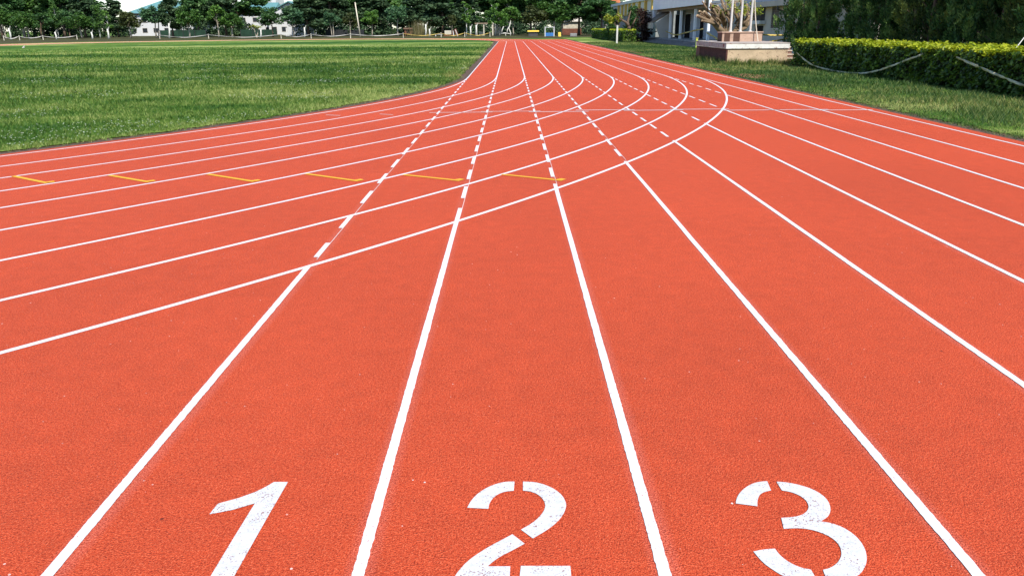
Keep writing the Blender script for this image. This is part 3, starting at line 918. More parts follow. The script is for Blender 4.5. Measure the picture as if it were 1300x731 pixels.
for (kd, va, x, Y, top, wpx, lab) in FRONT:
    b = base_at(x, 0, Y)
    hz = AT(x, top, Y).z + 0.05
    me = TP[kd][va]
    hn = 13 if kd == 'euc' else 6; wn = {'mid': 4.9, 'dark': 5.1, 'bright': 4.2, 'blue': 4.9, 'olive': 4.9, 'sparse': 3.5, 'euc': 6.2}[kd]
    plant_tree('broadleaf_tree' if kd not in ('euc', 'sparse') else 'slender_tree', lab, me, b, rz=random.uniform(0, 6.28), sxy=(wpx / ppm(Y)) / wn, h=hz / hn, group='trees along the far side of the track')

BACK = [
 ('talldark', 0, 2, 236, -22, 62, 'tall dark tree towering over the far corner of the field'),
 ('tallmid', 1, 30, 246, -20, 60, 'tall mid green tree behind the two-stemmed one'),
 ('tallpine', 0, 55, 250, -26, 60, 'tall pine rising behind the dark bushy tree'),
 ('talldark', 1, 82, 244, -20, 58, 'tall dark tree rising behind the whitewashed trunks'),
 ('tallpine', 1, 108, 238, -14, 46, 'dark pine leaning over the wide flat-topped tree'),
 ('talldark', 0, 132, 258, 8, 40, 'lower dark tree filling the bottom of the sky gap'),
 ('tallpine', 2, 150, 250, 1, 34, 'spreading pine with open needles left of the teal hipped roof'),
 ('tallpine', 0, 219, 214, -12, 40, 'tall pine with a thick brown trunk between the two teal roofs'),
 ('talldark', 1, 252, 238, -14, 46, 'tall dark crown behind the full green tree and tall pine'),
 ('tallpine', 1, 287, 236, -12, 52, 'grey-green pine hiding the left end of the gabled teal roof'),
 ('tallpine', 2, 392, 222, -14, 58, 'dark pine right of the white gable'),
 ('tallpine', 0, 420, 232, -20, 62, 'dark pine above the small bluish tree'),
 ('talldark', 0, 447, 240, -14, 54, 'dark crown behind the top of the leaning cream pole'),
 ('tallpine', 1, 474, 236, -16, 58, 'dark pine behind the small bright tree'),
 ('tallmid', 0, 497, 244, -10, 50, 'green crown beside the bright chink of sky over the hut'),
 ('tallpine', 2, 535, 230, -14, 60, 'layered pine over the dry reeds'),
 ('tallpine', 0, 562, 224, -18, 62, 'layered pine behind the little olive tree'),
 ('tallpine', 1, 590, 232, -6, 44, 'pine at the left edge of the narrow sky gap over the pavilion'),
 ('tallmid', 1, 616, 262, 13, 30, 'distant low green crown at the bottom of the narrow sky gap'),
 ('tallmid', 0, 645, 226, -14, 56, 'tall green crown over the crooked bleached branches'),
 ('talldark', 1, 674, 222, -18, 60, 'tall dark crown behind the forked grey-green tree'),
 ('tallmid', 1, 703, 214, -16, 60, 'tall leafy crown above the blue board'),
 ('talldark', 0, 735, 200, -18, 66, 'tall dark tree left of the orange roof'),
 ('talldark', 1, 764, 190, -4, 56, 'dark tree at the end of the distant clipped hedge'),
 ('talldark', 0, 786, 176, 6, 48, 'dark tree under the striped grandstand roof'),
]
for (kd, va, x, Y, top, wpx, lab) in BACK:
    b = base_at(x, 0, Y)
    hz = AT(x, top, Y).z + 0.05
    hn = 15 if kd == 'tallpine' else 14; wn = {'tallpine': 8.6, 'talldark': 9.8, 'tallmid': 9.4}[kd]
    plant_tree('pine_tree' if kd == 'tallpine' else 'tall_tree', lab, TP[kd][va], b, rz=random.uniform(0, 6.28), sxy=(wpx / ppm(Y)) / wn, h=hz / hn, group='tall trees behind the track')

# deepest row: dark crowns nothing tells apart
for i, x in enumerate([-14, 16, 44, 70, 96, 268, 304, 404, 434, 460, 486, 512, 548, 577, 628, 660, 690, 720, 750]):
    Y = 268 + 7 * (i % 3); b = base_at(x, 0, Y); kd = ('talldark', 'tallpine')[i % 2]
    plant_tree('tall_tree', 'dark crown in the deepest row of trees behind the track', TP[kd][i % 2], b, rz=i * 1.3, sxy=(74 / ppm(Y)) / 9.4, h=(AT(x, -16 - 5 * (i % 4), Y).z) / 14, group='deepest row of trees')

# undergrowth behind the trunks: reads as one dark mass
cs = []; 
for i in range(330):
    x = random.uniform(-10, 790); Y = random.uniform(248, 275)
    if 168 < x < 232 or 318 < x < 398: continue
    b = base_at(x, 0, Y); cs.append((b.x, b.y, random.uniform(0.5, 4.5)))
for i in range(60):
    x = random.uniform(385, 790); Y = random.uniform(225, 245); b = base_at(x, 0, Y); cs.append((b.x, b.y, random.uniform(0.2, 1.6)))
P, d = clumps(cs, [random.uniform(1.4, 2.6) for _ in cs], 110, 0.9)
V, Fs = leaf_quads(P, rng.uniform(0.25, 0.5, len(P)))
stuff(link('undergrowth', np_mesh('undergrowth', V, Fs), F_['pine']), 'dark undergrowth filling the wood behind the tree trunks', 'undergrowth')

# ------------------------------------------------------------------ clipped hedges
def hedge(name, label, x0, x1, y0, y1, h, leaf, dens, group=None):
    root = thing(name, label, 'hedge', group, ((x0 + x1) / 2, (y0 + y1) / 2, 0))
    L = []; D = []
    def face(nn, f, dirv):
        p = f(rng.uniform(0, 1, nn), rng.uniform(0, 1, nn)); L.append(p); D.append(np.tile(dirv, (nn, 1)))
    A1, A2 = (y1 - y0) * h, (x1 - x0) * h
    face(int(A1 * dens), lambda a, b: np.stack([np.full(len(a), x0), y0 + a * (y1 - y0), 0.06 + b * (h - 0.06)], 1), (-1, 0, 0.2))
    face(int(A1 * dens * 0.4), lambda a, b: np.stack([np.full(len(a), x1), y0 + a * (y1 - y0), 0.06 + b * (h - 0.06)], 1), (1, 0, 0.2))
    for yy, s in ((y0, -1), (y1, 1)):
        face(int(A2 * dens), lambda a, b: np.stack([x0 + a * (x1 - x0), np.full(len(a), yy), 0.06 + b * (h - 0.06)], 1), (0, s, 0.2))
    P = np.vstack(L); Dv = np.vstack(D).astype(float)
    bul = 0.07 * np.sin(P[:, 1] * 2.3 + 2 * np.sin(P[:, 2] * 3)) + 0.05 * np.sin(P[:, 1] * 6.1 + P[:, 2] * 4)
    P = P + Dv * (bul + rng.normal(0, 0.06, len(P)) - 0.03)[:, None]
    # thin, gappy foot
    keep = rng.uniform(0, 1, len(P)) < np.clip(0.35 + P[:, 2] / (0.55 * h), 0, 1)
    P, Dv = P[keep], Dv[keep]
    V, Fs = leaf_quads(P, rng.uniform(0.6, 1.3, len(P)) * leaf, 0.2, 0.6, Dv)
    rel(link('foliage', np_mesh('foliage', V, Fs), F_['hedge'], root), root)
    nt_ = int((x1 - x0) * (y1 - y0) * dens * 1.1)
    a, b = rng.uniform(0, 1, nt_), rng.uniform(0, 1, nt_)
    P = np.stack([x0 - 0.05 + a * (x1 - x0 + 0.1), y0 + b * (y1 - y0), np.full(nt_, h)], 1)
    P[:, 2] += 0.05 * np.sin(P[:, 1] * 1.7) + 0.04 * np.sin(P[:, 0] * 4 + P[:, 1] * 3.1) + rng.normal(0, 0.04, nt_) + 0.02
    V, Fs = leaf_quads(P, rng.uniform(0.6, 1.35, nt_) * leaf, 0.8, 0.6)
    rel(link('new_growth', np_mesh('new_growth', V, Fs), F_['hedgetop'], root), root)
    mb = MB().box(x0 + 0.16, x1 - 0.14, y0 + 0.16, y1 - 0.16, 0.30, h - 0.10)  # solid dark box stands in for the darkness inside the hedge
    for i in range(int((y1 - y0) * 3)):
        yy = random.uniform(y0 + 0.1, y1 - 0.1); xx = random.uniform(x0 + 0.12, x0 + 0.6)
        mb.tube([(xx, yy, 0), (xx + random.uniform(-0.1, 0.1), yy + random.uniform(-0.1, 0.1), 0.45)], 0.018, 5)
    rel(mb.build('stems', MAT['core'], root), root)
    return root


HX = 16.55
hedge('hedge', 'long clipped hedge with bright yellow-green top beside the near verge', HX, HX + 2.1, 14.0, 41.6, 1.22, 0.072, 380)
hedge('hedge', 'distant clipped hedge with bright top beyond the white post', 16.9, 18.6, 108, 150, 1.5, 0.13, 70)

# ------------------------------------------------------------------ junipers behind the near hedge
def juniper(seed, h, r, fol, nspray=135, per=125):
    rr = random.Random(seed); P = []; S = []; U = []
    for i in range(nspray):
        f = rr.random() ** 0.8
        z = 0.35 + f * h * 0.86
        rad = r * (1.0 - 0.82 * max(0, f - 0.18) / 0.82) * rr.uniform(0.50, 1.12)
        th = rr.uniform(0, 6.28)
        base = np.array([rad * math.cos(th), rad * math.sin(th), z])
        ax = np.array([0.42 * math.cos(th) + rr.uniform(-.2, .2), 0.42 * math.sin(th) + rr.uniform(-.2, .2), 1.0]); ax /= np.linalg.norm(ax)
        ln = rr.uniform(0.7, 1.5) * (0.75 if f < 0.8 else 1.0)
        t = rng.uniform(0, 1, per)
        wid = 0.125 * np.sin(np.pi * np.clip(t * 0.86 + 0.14, 0, 1)) + 0.015
        o = rng.normal(0, 1, (per, 3)); o /= np.linalg.norm(o, axis=1)[:, None]
        P.append(base + ax * (t * ln)[:, None] + o * wid[:, None]); U.append(np.tile(ax, (per, 1)) + o * 0.75)
    P = np.vstack(P); U = np.vstack(U); U /= np.linalg.norm(U, axis=1)[:, None]
    n = len(P); s = rng.uniform(0.07, 0.14, n)[:, None]
    side = np.cross(U, rng.normal(0, 1, (n, 3))); side /= np.linalg.norm(side, axis=1)[:, None] + 1e-9
    V = np.zeros((n, 3, 3)); V[:, 0] = P - side * s * 0.28; V[:, 1] = P + side * s * 0.28; V[:, 2] = P + U * s * 1.4
    crown = np_mesh('crown', V.reshape(-1, 3), np.arange(3 * n).reshape(n, 3), fol)
    mb = MB().tube([(0, 0, -0.05), (0.05, 0.03, h * 0.4), (0.0, 0.0, h * 0.88)], [0.13, 0.09, 0.02], 7)
    for i in range(26):
        z = rr.uniform(0.3, h * 0.75); th = rr.uniform(0, 6.28); q = r * 0.6 * (1 - z / h)
        mb.tube([(0.03, 0.02, z), (q * math.cos(th), q * math.sin(th), z + 0.5)], [0.03, 0.012], 5)
    return mb.mesh('trunk', MAT['bark_brown'], True), crown


JM = [juniper(1, 5.6, 1.55, F_['conifer']), juniper(2, 6.2, 1.6, F_['conifer'], 190, 115), juniper(3, 5.4, 1.7, F_['conifer2']), juniper(4, 6.0, 1.45, F_['conifer'], 210, 110)]
JUN = [
 (19.3, 48.4, 3, 1.0, 'narrow juniper nearest the stage steps, against the beige wall'),
 (19.2, 45.6, 1, 0.74, 'squat juniper, lowest of the row, beside the end of the hedge'),
 (21.0, 44.2, 1, 1.0, 'upright juniper behind the hedge end, second from the stage steps'),
 (20.9, 41.5, 3, 1.05, 'juniper behind the hedge, third from the stage steps'),
 (21.2, 38.9, 0, 1.05, 'juniper behind the start of the sagging tape over the hedge'),
 (20.8, 36.4, 2, 1.05, 'olive-tinged juniper behind the middle of the sagging tape'),
 (21.3, 33.9, 1, 1.0, 'juniper behind the high end of the first sagging tape'),
 (20.9, 31.5, 3, 1.1, 'narrow juniper behind the gap between the two tapes'),
 (21.2, 29.2, 2, 1.05, 'olive-tinged juniper behind the second tape'),
 (20.8, 26.9, 0, 1.1, 'juniper by the right end of the hedge beside the leaning stick'),
 (21.2, 24.4, 1, 1.1, 'nearest juniper in the row behind the hedge'),
]
for i, (x, y, v, s, lab) in enumerate(JUN):
    plant_tree('juniper_tree', lab, JM[v], (x, y, 0), s, i * 1.7, 'junipers behind the near hedge', 'conifer')
for i, (x, y, v, s) in enumerate([(23.4, 43.2, 2, 1.2), (23.5, 39.8, 1, 1.25), (23.3, 36.8, 0, 1.2), (23.6, 33.6, 3, 1.3), (23.4, 30.6, 1, 1.25), (23.5, 27.6, 2, 1.3)]):
    plant_tree('juniper_tree', 'tall shaded juniper in the second row behind the hedge', JM[v], (x, y, 0), s, 2 + i * 2.3, 'second row of junipers', 'conifer')

cs = [(random.uniform(25.6, 28.0), random.uniform(16, 46), random.uniform(0.3, 3.2)) for _ in range(150)]
P, d = clumps(cs, [random.uniform(0.6, 1.1) for _ in cs], 150, 0.9)
V, Fs = leaf_quads(P, rng.uniform(0.07, 0.15, len(P)))
stuff(link('undergrowth', np_mesh('undergrowth', V, Fs), F_['dark']), 'dark leafy undergrowth behind the rows of junipers', 'undergrowth')

# ------------------------------------------------------------------ stage (brick platform), planter, flagpoles
SY = 42.6
sx0 = AT(922, 70, SY).x; sx1 = AT(1000, 70, SY).x; sz = AT(960, 55.4, SY).z
sy1 = ATX(884.5, 62, sx0).y
st = thing('stage_platform', 'low brick stage with peeling white cap and beige front', 'stage', None, ((sx0 + sx1) / 2, SY, 0))
capz = sz - 0.30
def part(mb, name, mat, root, **kw): return rel(mb.build(name, mat, root, **kw), root)
part(MB().box(sx0 + 0.02, sx1 - 0.02, SY + 0.05, sy1 - 0.02, -0.05, capz), 'core', MAT['stage_side'], st)
part(MB().box(sx0 + 0.015, sx1 - 0.015, SY, SY + 0.05, -0.05, capz), 'front_panel', MAT['stage_front'], st)
part(MB().box(sx0 - 0.02, sx0 + 0.06, SY - 0.03, SY + 0.12, -0.05, capz), 'corner_pier', MAT['stage_side'], st)
part(MB().box(sx0 - 0.02, sx0 + 0.3, sy1 - 0.8, sy1 + 0.02, -0.05, capz), 'corner_pier', mk_brick('lighter_brick', (0.26, 0.10, 0.08), (0.20, 0.085, 0.07), (0.2, 0.16, 0.13), 4.0), st)
part(MB().box(sx0 - 0.05, sx1 + 0.05, SY - 0.06, sy1 + 0.05, capz + 0.035, sz - 0.02), 'cap', MAT['stage_cap'], st, bevel=0.012)
part(MB().box(sx0 - 0.0, sx1 - 0.0, SY - 0.01, sy1, capz + 0.002, capz + 0.033), 'shadow_gap_moulding', MAT['stage_side'], st)
mb = MB()
yy = SY + 0.05
while yy < sy1 - 0.3:
    w = random.uniform(0.45, 0.75); mb.box(sx0 - 0.075, sx0 - 0.052, yy, min(yy + w, sy1), capz + 0.05 + random.uniform(0, 0.06), sz - 0.03); yy += w + random.uniform(0.02, 0.1)
part(mb, 'broken_tiles', MAT['stage_cap_side'], st)
part(MB().box(sx0 - 0.06, sx1 + 0.06, SY - 0.07, sy1 + 0.06, sz - 0.018, sz + 0.03), 'top_slab', mk_speck('stage_top_tiles', (0.42, 0.36, 0.32), (0.25, 0.10, 0.08), 3.0, 0.7), st)
stw = AT(1010, 70, SY).x - AT(1000, 70, SY).x
ns = 6
mb = MB(); mn = MB()
for k in range(ns):
    z0, z1 = k * sz / ns, (k + 1) * sz / ns
    mb.box(sx1 + 0.06, sx1 + 0.06 + stw, SY + 0.26 * k + 0.03, SY + 0.26 * ns, z0 - (0.05 if k == 0 else 0), z1 - 0.055)
    mn.box(sx1 + 0.06, sx1 + 0.08 + stw, SY + 0.26 * k, SY + 0.26 * ns, z1 - 0.053, z1)
stp = part(mb, 'steps', MAT['brickstep'], st)
o = mn.build('step_edge', MAT['stepnose'], stp); o.matrix_parent_inverse = Matrix.Translation(-Vector(st.location)); 
o.matrix_parent_inverse = stp.matrix_parent_inverse.inverted() @ Matrix.Identity(4) if False else Matrix.Identity(4)

PY = 46.2
px0 = AT(916.5, 48, PY).x; px1 = AT(968, 48, PY).x; pz = AT(940, 40.6, PY).z; py1 = ATX(911, 46, px0).y
pl = thing('flagpole_plinth', 'pinkish tan tiled plinth carrying the flagpoles on the stage', 'plinth', None, ((px0 + px1) / 2, PY, sz))
part(MB().box(px0 + 0.02, px1 - 0.02, PY + 0.02, py1, sz + 0.03, pz - 0.06), 'body', MAT['planter'], pl)
part(MB().box(px0 - 0.03, px1 + 0.03, PY - 0.03, py1 + 0.03, pz - 0.058, pz), 'cap', MAT['planter'], pl, bevel=0.01)
for xa, xb in ((920, 927), (931.5, 939.5)):  # two dark panels stand in for shadow bands cast across the front
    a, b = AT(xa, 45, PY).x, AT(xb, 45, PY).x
    part(MB().box(a, b, PY - 0.005, PY + 0.018, sz + 0.035, pz - 0.065), 'dark_or_shadow_panel', MAT['planter_dark'], pl)
part(MB().box(px0 - 0.004, px0 + 0.018, PY + 0.03, py1 - 0.03, sz + 0.035, pz - 0.065), 'dark_or_shadow_panel', MAT['planter_dark'], pl)

for k, (x, lab) in enumerate(((927.5, 'left of three white flagpoles on the tiled plinth'), (940, 'middle of three white flagpoles on the tiled plinth'), (952.5, 'right of three white flagpoles, nearest the dangling rope'))):
    p = AT(x, 38, PY + 0.6)
    fp = thing('flagpole', lab, 'flagpole', 'flagpoles on the stage', (p.x, PY + 0.6, pz))
    MB().tube([(0, 0, 0), (0, 0, 5.0), (0, 0, 10.5)], [0.064, 0.058, 0.04], 14).build('pole', MAT['pole'], fp)
    MB().tube([(0, 0, 0.0), (0, 0, 0.03), (0, 0, 0.05)], [0.11, 0.11, 0.07], 14).build('base_collar', MAT['pole'], fp)
    MB().tube([(0, 0, 10.5), (0, 0, 10.56), (0, 0, 10.62)], [0.04, 0.075, 0.02], 12).build('finial', MAT['pole'], fp)
rp = [AT(957.8, -40, PY - 0.1), AT(958.3, 0, PY - 0.1), AT(959.2, 25, PY - 0.12), AT(960.5, 40, PY - 0.15), AT(962.3, 53, PY - 0.3)]
tag(MB().tube(rp, 0.028, 6).build('flag_rope', MAT['rope']), 'white rope hanging down in front of the plinth beside the flagpoles', 'rope')

# ------------------------------------------------------------------ heavily pruned tree behind the plinth
TY = 53.5
pt = base_at(926, 0, TY)
pr = thing('pruned_tree', 'pollarded tree with many thick cut limbs behind the stage plinth', 'tree', None, (pt.x, TY, 0))
mb = MB(); mcs = []
def limb(pts, r0, r1, cut=True):
    P = [AT(x, y, TY + dy) for x, y, dy in pts]
    rad = [r0 + (r1 - r0) * i / (len(P) - 1) for i in range(len(P))]
    mb.tube(P, rad, 8)
    if cut:
        d = (P[-1] - P[-2]).normalized()
        mcs.append(MB().tube([P[-1] + d * 0.002, P[-1] + d * 0.02], [r1 * 0.95, r1 * 0.92], 8))
limb([(926, 60, 0), (924, 50, 0), (922, 44, 0)], 0.36, 0.32, False)
limb([(921, 46, 0), (914, 38, -0.3), (906, 29, -0.6), (901, 24, -0.8)], 0.24, 0.14)
for pts in ([(906, 29, -.6), (897, 26, -1.1), (885, 20, -1.5)], [(903, 26, -.7), (897, 20, -.9), (888, 14.5, -1.4)], [(902, 25, -.7), (899, 20, -1), (894, 15, -1.2)],
            [(908, 31, -.6), (900, 28.5, -1.1), (891, 26.5, -1.3)], [(914, 38, -.3), (912, 28, -.2), (907, 19, 0), (901, 9, .1)], [(912, 29, -.2), (910, 20, -.4), (906, 12, -.5)],
            [(922, 45, 0), (920, 33, .3), (914, 22, .4), (905, 13, .3)], [(920, 33, .3), (919, 22, 0), (912, 13, -.3)], [(919, 25, 0), (917, 17, -.2), (911, 8, -.4)],
            [(924, 45, 0), (927, 34, .4), (924, 20, .5), (918, 6, .5)], [(926, 36, .4), (930, 24, .2), (928, 10, .1)], [(928, 46, 0), (935, 36, .3), (939, 26, .4), (941, 12, .6)],
            [(935, 36, .3), (944, 30, 0), (950, 21, -.3)], [(932, 42, 0), (946, 36, .6), (955, 24, 1.0), (958, 12, 1.2)], [(939, 28, .4), (934, 18, .5), (933, 4, .7)],
            [(946, 34, .6), (949, 22, .9), (948, 6, 1.1)], [(911, 28, -.3), (903, 17, -.2), (897, 12, 0)], [(905, 28, -.6), (896, 22, -.5), (890, 18, -.6)],
            [(916, 24, .3), (908, 15, .5), (902, 4, .6)], [(928, 28, .4), (921, 14, .8), (915, -2, 1)], [(941, 30, .3), (944, 16, .2), (940, 0, .2)]):
    limb(pts, random.uniform(0.11, 0.15), random.uniform(0.055, 0.085))
rl = random.Random(31)
for _ in range(34):
    x0 = rl.uniform(899, 952); y0 = rl.uniform(12, 34); dy = rl.uniform(-0.9, 1.1)
    lean = (x0 - 925) / 30.0
    limb([(x0, y0, dy), (x0 + lean * 4 + rl.uniform(-2, 2), y0 - rl.uniform(3, 6), dy + rl.uniform(-.2, .2)), (x0 + lean * 7 + rl.uniform(-4, 4), y0 - rl.uniform(7, 14), dy + rl.uniform(-.3, .3))], rl.uniform(0.05, 0.08), rl.uniform(0.03, 0.05), rl.random() < 0.6)
o = mb.build('trunk', MAT['bark_cut'], pr, smooth=True); rel(o, pr)
for q_ in mcs: rel(q_.build('cut_end', MAT['cut_wood'], pr), pr)
cen = [AT(x, y, TY + dy) for x, y, dy in ((907, 9, -.3), (912, 14, -.3), (918, 16, .2), (944, 15, -.4), (948, 13, -.2), (960, 15, .8), (963, 14, .9), (942, 5, .3), (928, 8, .3), (935, 13, 0), (956, 5, .8), (925, 3, .8))]
P, d = clumps([tuple(c) for c in cen], [random.uniform(0.16, 0.34) for _ in cen], 60)
V, Fs = leaf_quads(P, rng.uniform(0.05, 0.10, len(P)))
rel(link('crown', np_mesh('crown', V, Fs), F_['yellow'], pr), pr)

# ------------------------------------------------------------------ school building on the right
BX = 22.3
bd = thing('school_building', 'pale blue-grey two-storey building with a white-columned porch behind the stage', 'building', None, (BX + 4, 82, 0))
floor_z = ATX(880, 51.0, BX).z
ya = ATX(897, 40, BX).y; yb = ATX(834, 40, BX).y
sof = ATX(862, 8.6, BX - 0.4).z
part(MB().box(BX - 0.7, BX + 14, ya - 9.5, yb + 2, -0.05, floor_z), 'terrace', MAT['concrete'], bd)
mb = MB()
for k in range(3):
    mb.box(BX - 0.7 - 0.55 * (k + 1), BX - 0.702 - 0.55 * k, ya - 6 + k * 0.01, yb + 2 + 0.5 * (3 - k), -0.05, floor_z * (3 - k) / 4)
part(mb, 'entrance_steps', MAT['dark_concrete'], bd)
for x in (897, 880, 862, 849):
    y = ATX(x, 45, BX).y
    part(MB().box(BX, BX + 0.26, y - 0.17, y + 0.17, floor_z, sof + (3.6 if x == 897 else 0)), 'column', MAT['col_white'], bd)
WX = BX + 2.6
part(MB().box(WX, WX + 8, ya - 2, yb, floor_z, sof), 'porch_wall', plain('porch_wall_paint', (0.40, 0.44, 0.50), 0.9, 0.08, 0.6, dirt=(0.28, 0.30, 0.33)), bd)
part(MB().box(BX - 0.1, BX + 0.34, ya + 0.2, yb - 0.02, sof - 0.42, sof - 0.003), 'porch_beam', MAT['soffit'], bd)
part(MB().box(BX - 0.42, BX + 12, ya + 0.19, yb, sof, sof + 0.3), 'porch_slab', MAT['soffit'], bd)
part(MB().box(BX - 0.62, BX - 0.42, ya + 0.19, yb + 0.1, sof - 0.10, sof + 3.6), 'parapet', MAT['wall_blue'], bd)
part(MB().box(BX - 0.64, BX - 0.30, yb + 0.1, yb + 0.45, sof - 1.1, sof + 3.6), 'parapet_end', MAT['col_white'], bd)
part(MB().box(BX - 0.42, BX + 11.8, ya + 0.19, yb, sof + 3.3, sof + 3.58), 'roof', MAT['concrete'], bd)
for (xa, xb) in ((857, 864.5), (869, 877), (888, 894), (843, 847)):
    y0, y1 = sorted((ATX(xa, 40, WX).y, ATX(xb, 40, WX).y))
    y0, y1 = y0 + 0.15, y1 - 0.15
    dr = part(MB().box(WX - 0.03, WX + 0.05, y0, y1, floor_z, sof - 0.75), 'door', MAT['door_dark'], bd)
    f = MB()
    f.box(WX - 0.07, WX - 0.033, y0 - 0.08, y0 - 0.002, floor_z, sof - 0.68).box(WX - 0.07, WX - 0.033, y1 + 0.002, y1 + 0.08, floor_z, sof - 0.68).box(WX - 0.07, WX - 0.033, y0, y1, sof - 0.748, sof - 0.68)
    f.build('door_frame', MAT['col_white'], dr)
# raked stair underside at the far end of the porch
q = [ATX(832, 15, BX - 0.2), ATX(845.7, 15, BX - 0.2)]
y0, y1 = sorted((q[0].y, q[1].y)); zt = q[0].z; zl = ATX(834, 30, BX - 1.6).z; zb = ATX(834, 36.5, BX - 1.6).z
part(MB().prism([(BX + 1.2, zt), (BX - 1.6, zl), (BX - 1.6, zl + 0.2), (BX + 1.2, zt + 0.2)], 'y', y0 + 1.5, y1 + 1.5), 'stair_soffit', MAT['soffit'], bd)
part(MB().box(BX - 1.9, BX - 1.602, y0 + 1.3, y1 + 1.6, zb, zl + 0.1), 'stair_edge', MAT['wall_beige'], bd)
part(MB().prism([(BX + 1.0, zt), (BX - 1.4, zl), (BX - 0.6, floor_z), (BX + 1.0, floor_z)], 'y', y0 + 0.9, y0 + 1.48), 'stair_support', MAT['wall_beige'], bd)
part(MB().prism([(BX + 1.2, zt + 0.2), (BX - 1.9, zl + 0.12), (BX - 1.9, zl + 0.55), (BX + 1.2, zt + 1.6)], 'y', y1 + 1.52, y1 + 1.75), 'stair_parapet', MAT['wall_beige'], bd)
# nearer wing
NX = 23.2
yw = ya - 2.05; yn = 48.0
rz_ = ATX(985, 8.2, NX - 0.9).z
part(MB().box(NX, NX + 10, yn, yw, -0.05, rz_ + 0.02), 'wing_wall', MAT['wall_beige'], bd)
part(MB().box(NX - 0.9, NX + 11, yn - 1, yw - 0.01, rz_ + 0.022, rz_ + 0.42), 'wing_slab', MAT['wall_beige'], bd)
part(MB().box(NX - 0.45, NX - 0.25, yn - 1, ATX(948, 5, NX).y, rz_ + 0.422, rz_ + 3.2), 'wing_parapet', mk_speck('streaked_grey_parapet', (0.50, 0.53, 0.56), (0.30, 0.30, 0.30), 2.0, 0.6), bd)
y0, y1 = sorted((ATX(980.3, 25, NX).y, ATX(989.8, 25, NX).y)); z0 = ATX(985, 36, NX).z; z1 = ATX(985, 9.5, NX).z
wf = MB()
for a, b, c, d_ in ((y0 - 0.14, y1 + 0.14, z0 - 0.12, z0), (y0 - 0.14, y1 + 0.14, z1, z1 + 0.1), (y0 - 0.14, y0, z0 + .002, z1 - .002), (y1, y1 + 0.14, z0 + .002, z1 - .002)): wf.box(NX - 0.08, NX + 0.02, a, b, c, d_)
w = part(wf, 'window', MAT['wall_beige'], bd)
MB().box(NX - 0.012, NX + 0.02, y0 + .002, y1 - .002, z0 + .002, z1 - .002).build('pane', MAT['glass'], w)
g = MB()
for k in range(1, 9): zz = z0 + (z1 - z0) * k / 9; g.box(NX - 0.04, NX - 0.015, y0 + .003, y1 - .003, zz - 0.022, zz + 0.022)
g.build('window_bars', mk_speck('brown_bars', (0.13, 0.085, 0.07), (0.08, 0.05, 0.04), 5), w)
y0, y1 = sorted((ATX(959, 18, NX).y, ATX(971.5, 18, NX).y)); z0 = ATX(966, 26.5, NX).z; z1 = ATX(966, 9.5, NX).z
w = part(MB().box(NX - 0.02, NX + 0.03, y0, y1, z0, z1), 'window', MAT['glass'], bd)
g = MB()
for k in range(13): yy = y0 + (y1 - y0) * (k + 0.5) / 13; g.box(NX - 0.30, NX - 0.26, yy - 0.03, yy + 0.03, z0, z1)
g.box(NX - 0.31, NX - 0.025, y0, y1, z1 + 0.002, z1 + 0.1).build('grille', MAT['iron'], w)
part(MB().box(NX - 0.5, NX - 0.003, y0 - 0.3, y1 + 0.2, ATX(966, 31, NX).z, z0 - 0.003), 'balcony_ledge', MAT['white_wall'], bd)
part(MB().box(NX - 0.04, NX + 0.03, y0 + 0.2, y1 - 0.4, 0.0, ATX(966, 33, NX).z), 'door', MAT['door_dark'], bd)
y = ATX(1001, 20, NX).y
part(MB().tube([(NX - 0.9, y, rz_ + 0.02), (NX - 0.9, y, rz_ - 0.25), (NX - 0.12, y, rz_ - 0.45), (NX - 0.12, y, 0.1)], 0.07, 8), 'downpipe', MAT['steel'], bd)
# louvred white screen between porch and wing
y0, y1 = sorted((ATX(903, 3, BX).y, ATX(927, 3, BX).y))
mb = MB(); zz = ATX(915, 8.5, BX).z
for k in range(9):
    mb.prism([(BX + 0.02, zz + 0.34 * k), (BX + 0.2, zz + 0.34 * k + 0.08), (BX + 0.2, zz + 0.34 * k + 0.28), (BX + 0.02, zz + 0.34 * k + 0.2)], 'y', y0, y1)
part(mb, 'louvre_screen', MAT['white_wall'], bd)
awz = ATX(917, 27, BX).z; awx = BX - 0.8
part(MB().prism([(awx, awz), (awx + 1.0, awz - 0.28), (awx + 1.0, awz - 0.12), (awx, awz + 0.18)], 'y', ATX(923.5, 30, BX).y, ATX(914.5, 30, BX).y), 'awning', MAT['white_wall'], bd)
part(MB().box(BX + 0.3, BX + 0.6, ATX(926, 35, BX).y, ATX(913, 35, BX).y, floor_z, ATX(917, 29, BX).z), 'annex_wall', MAT['wall_beige'], bd)

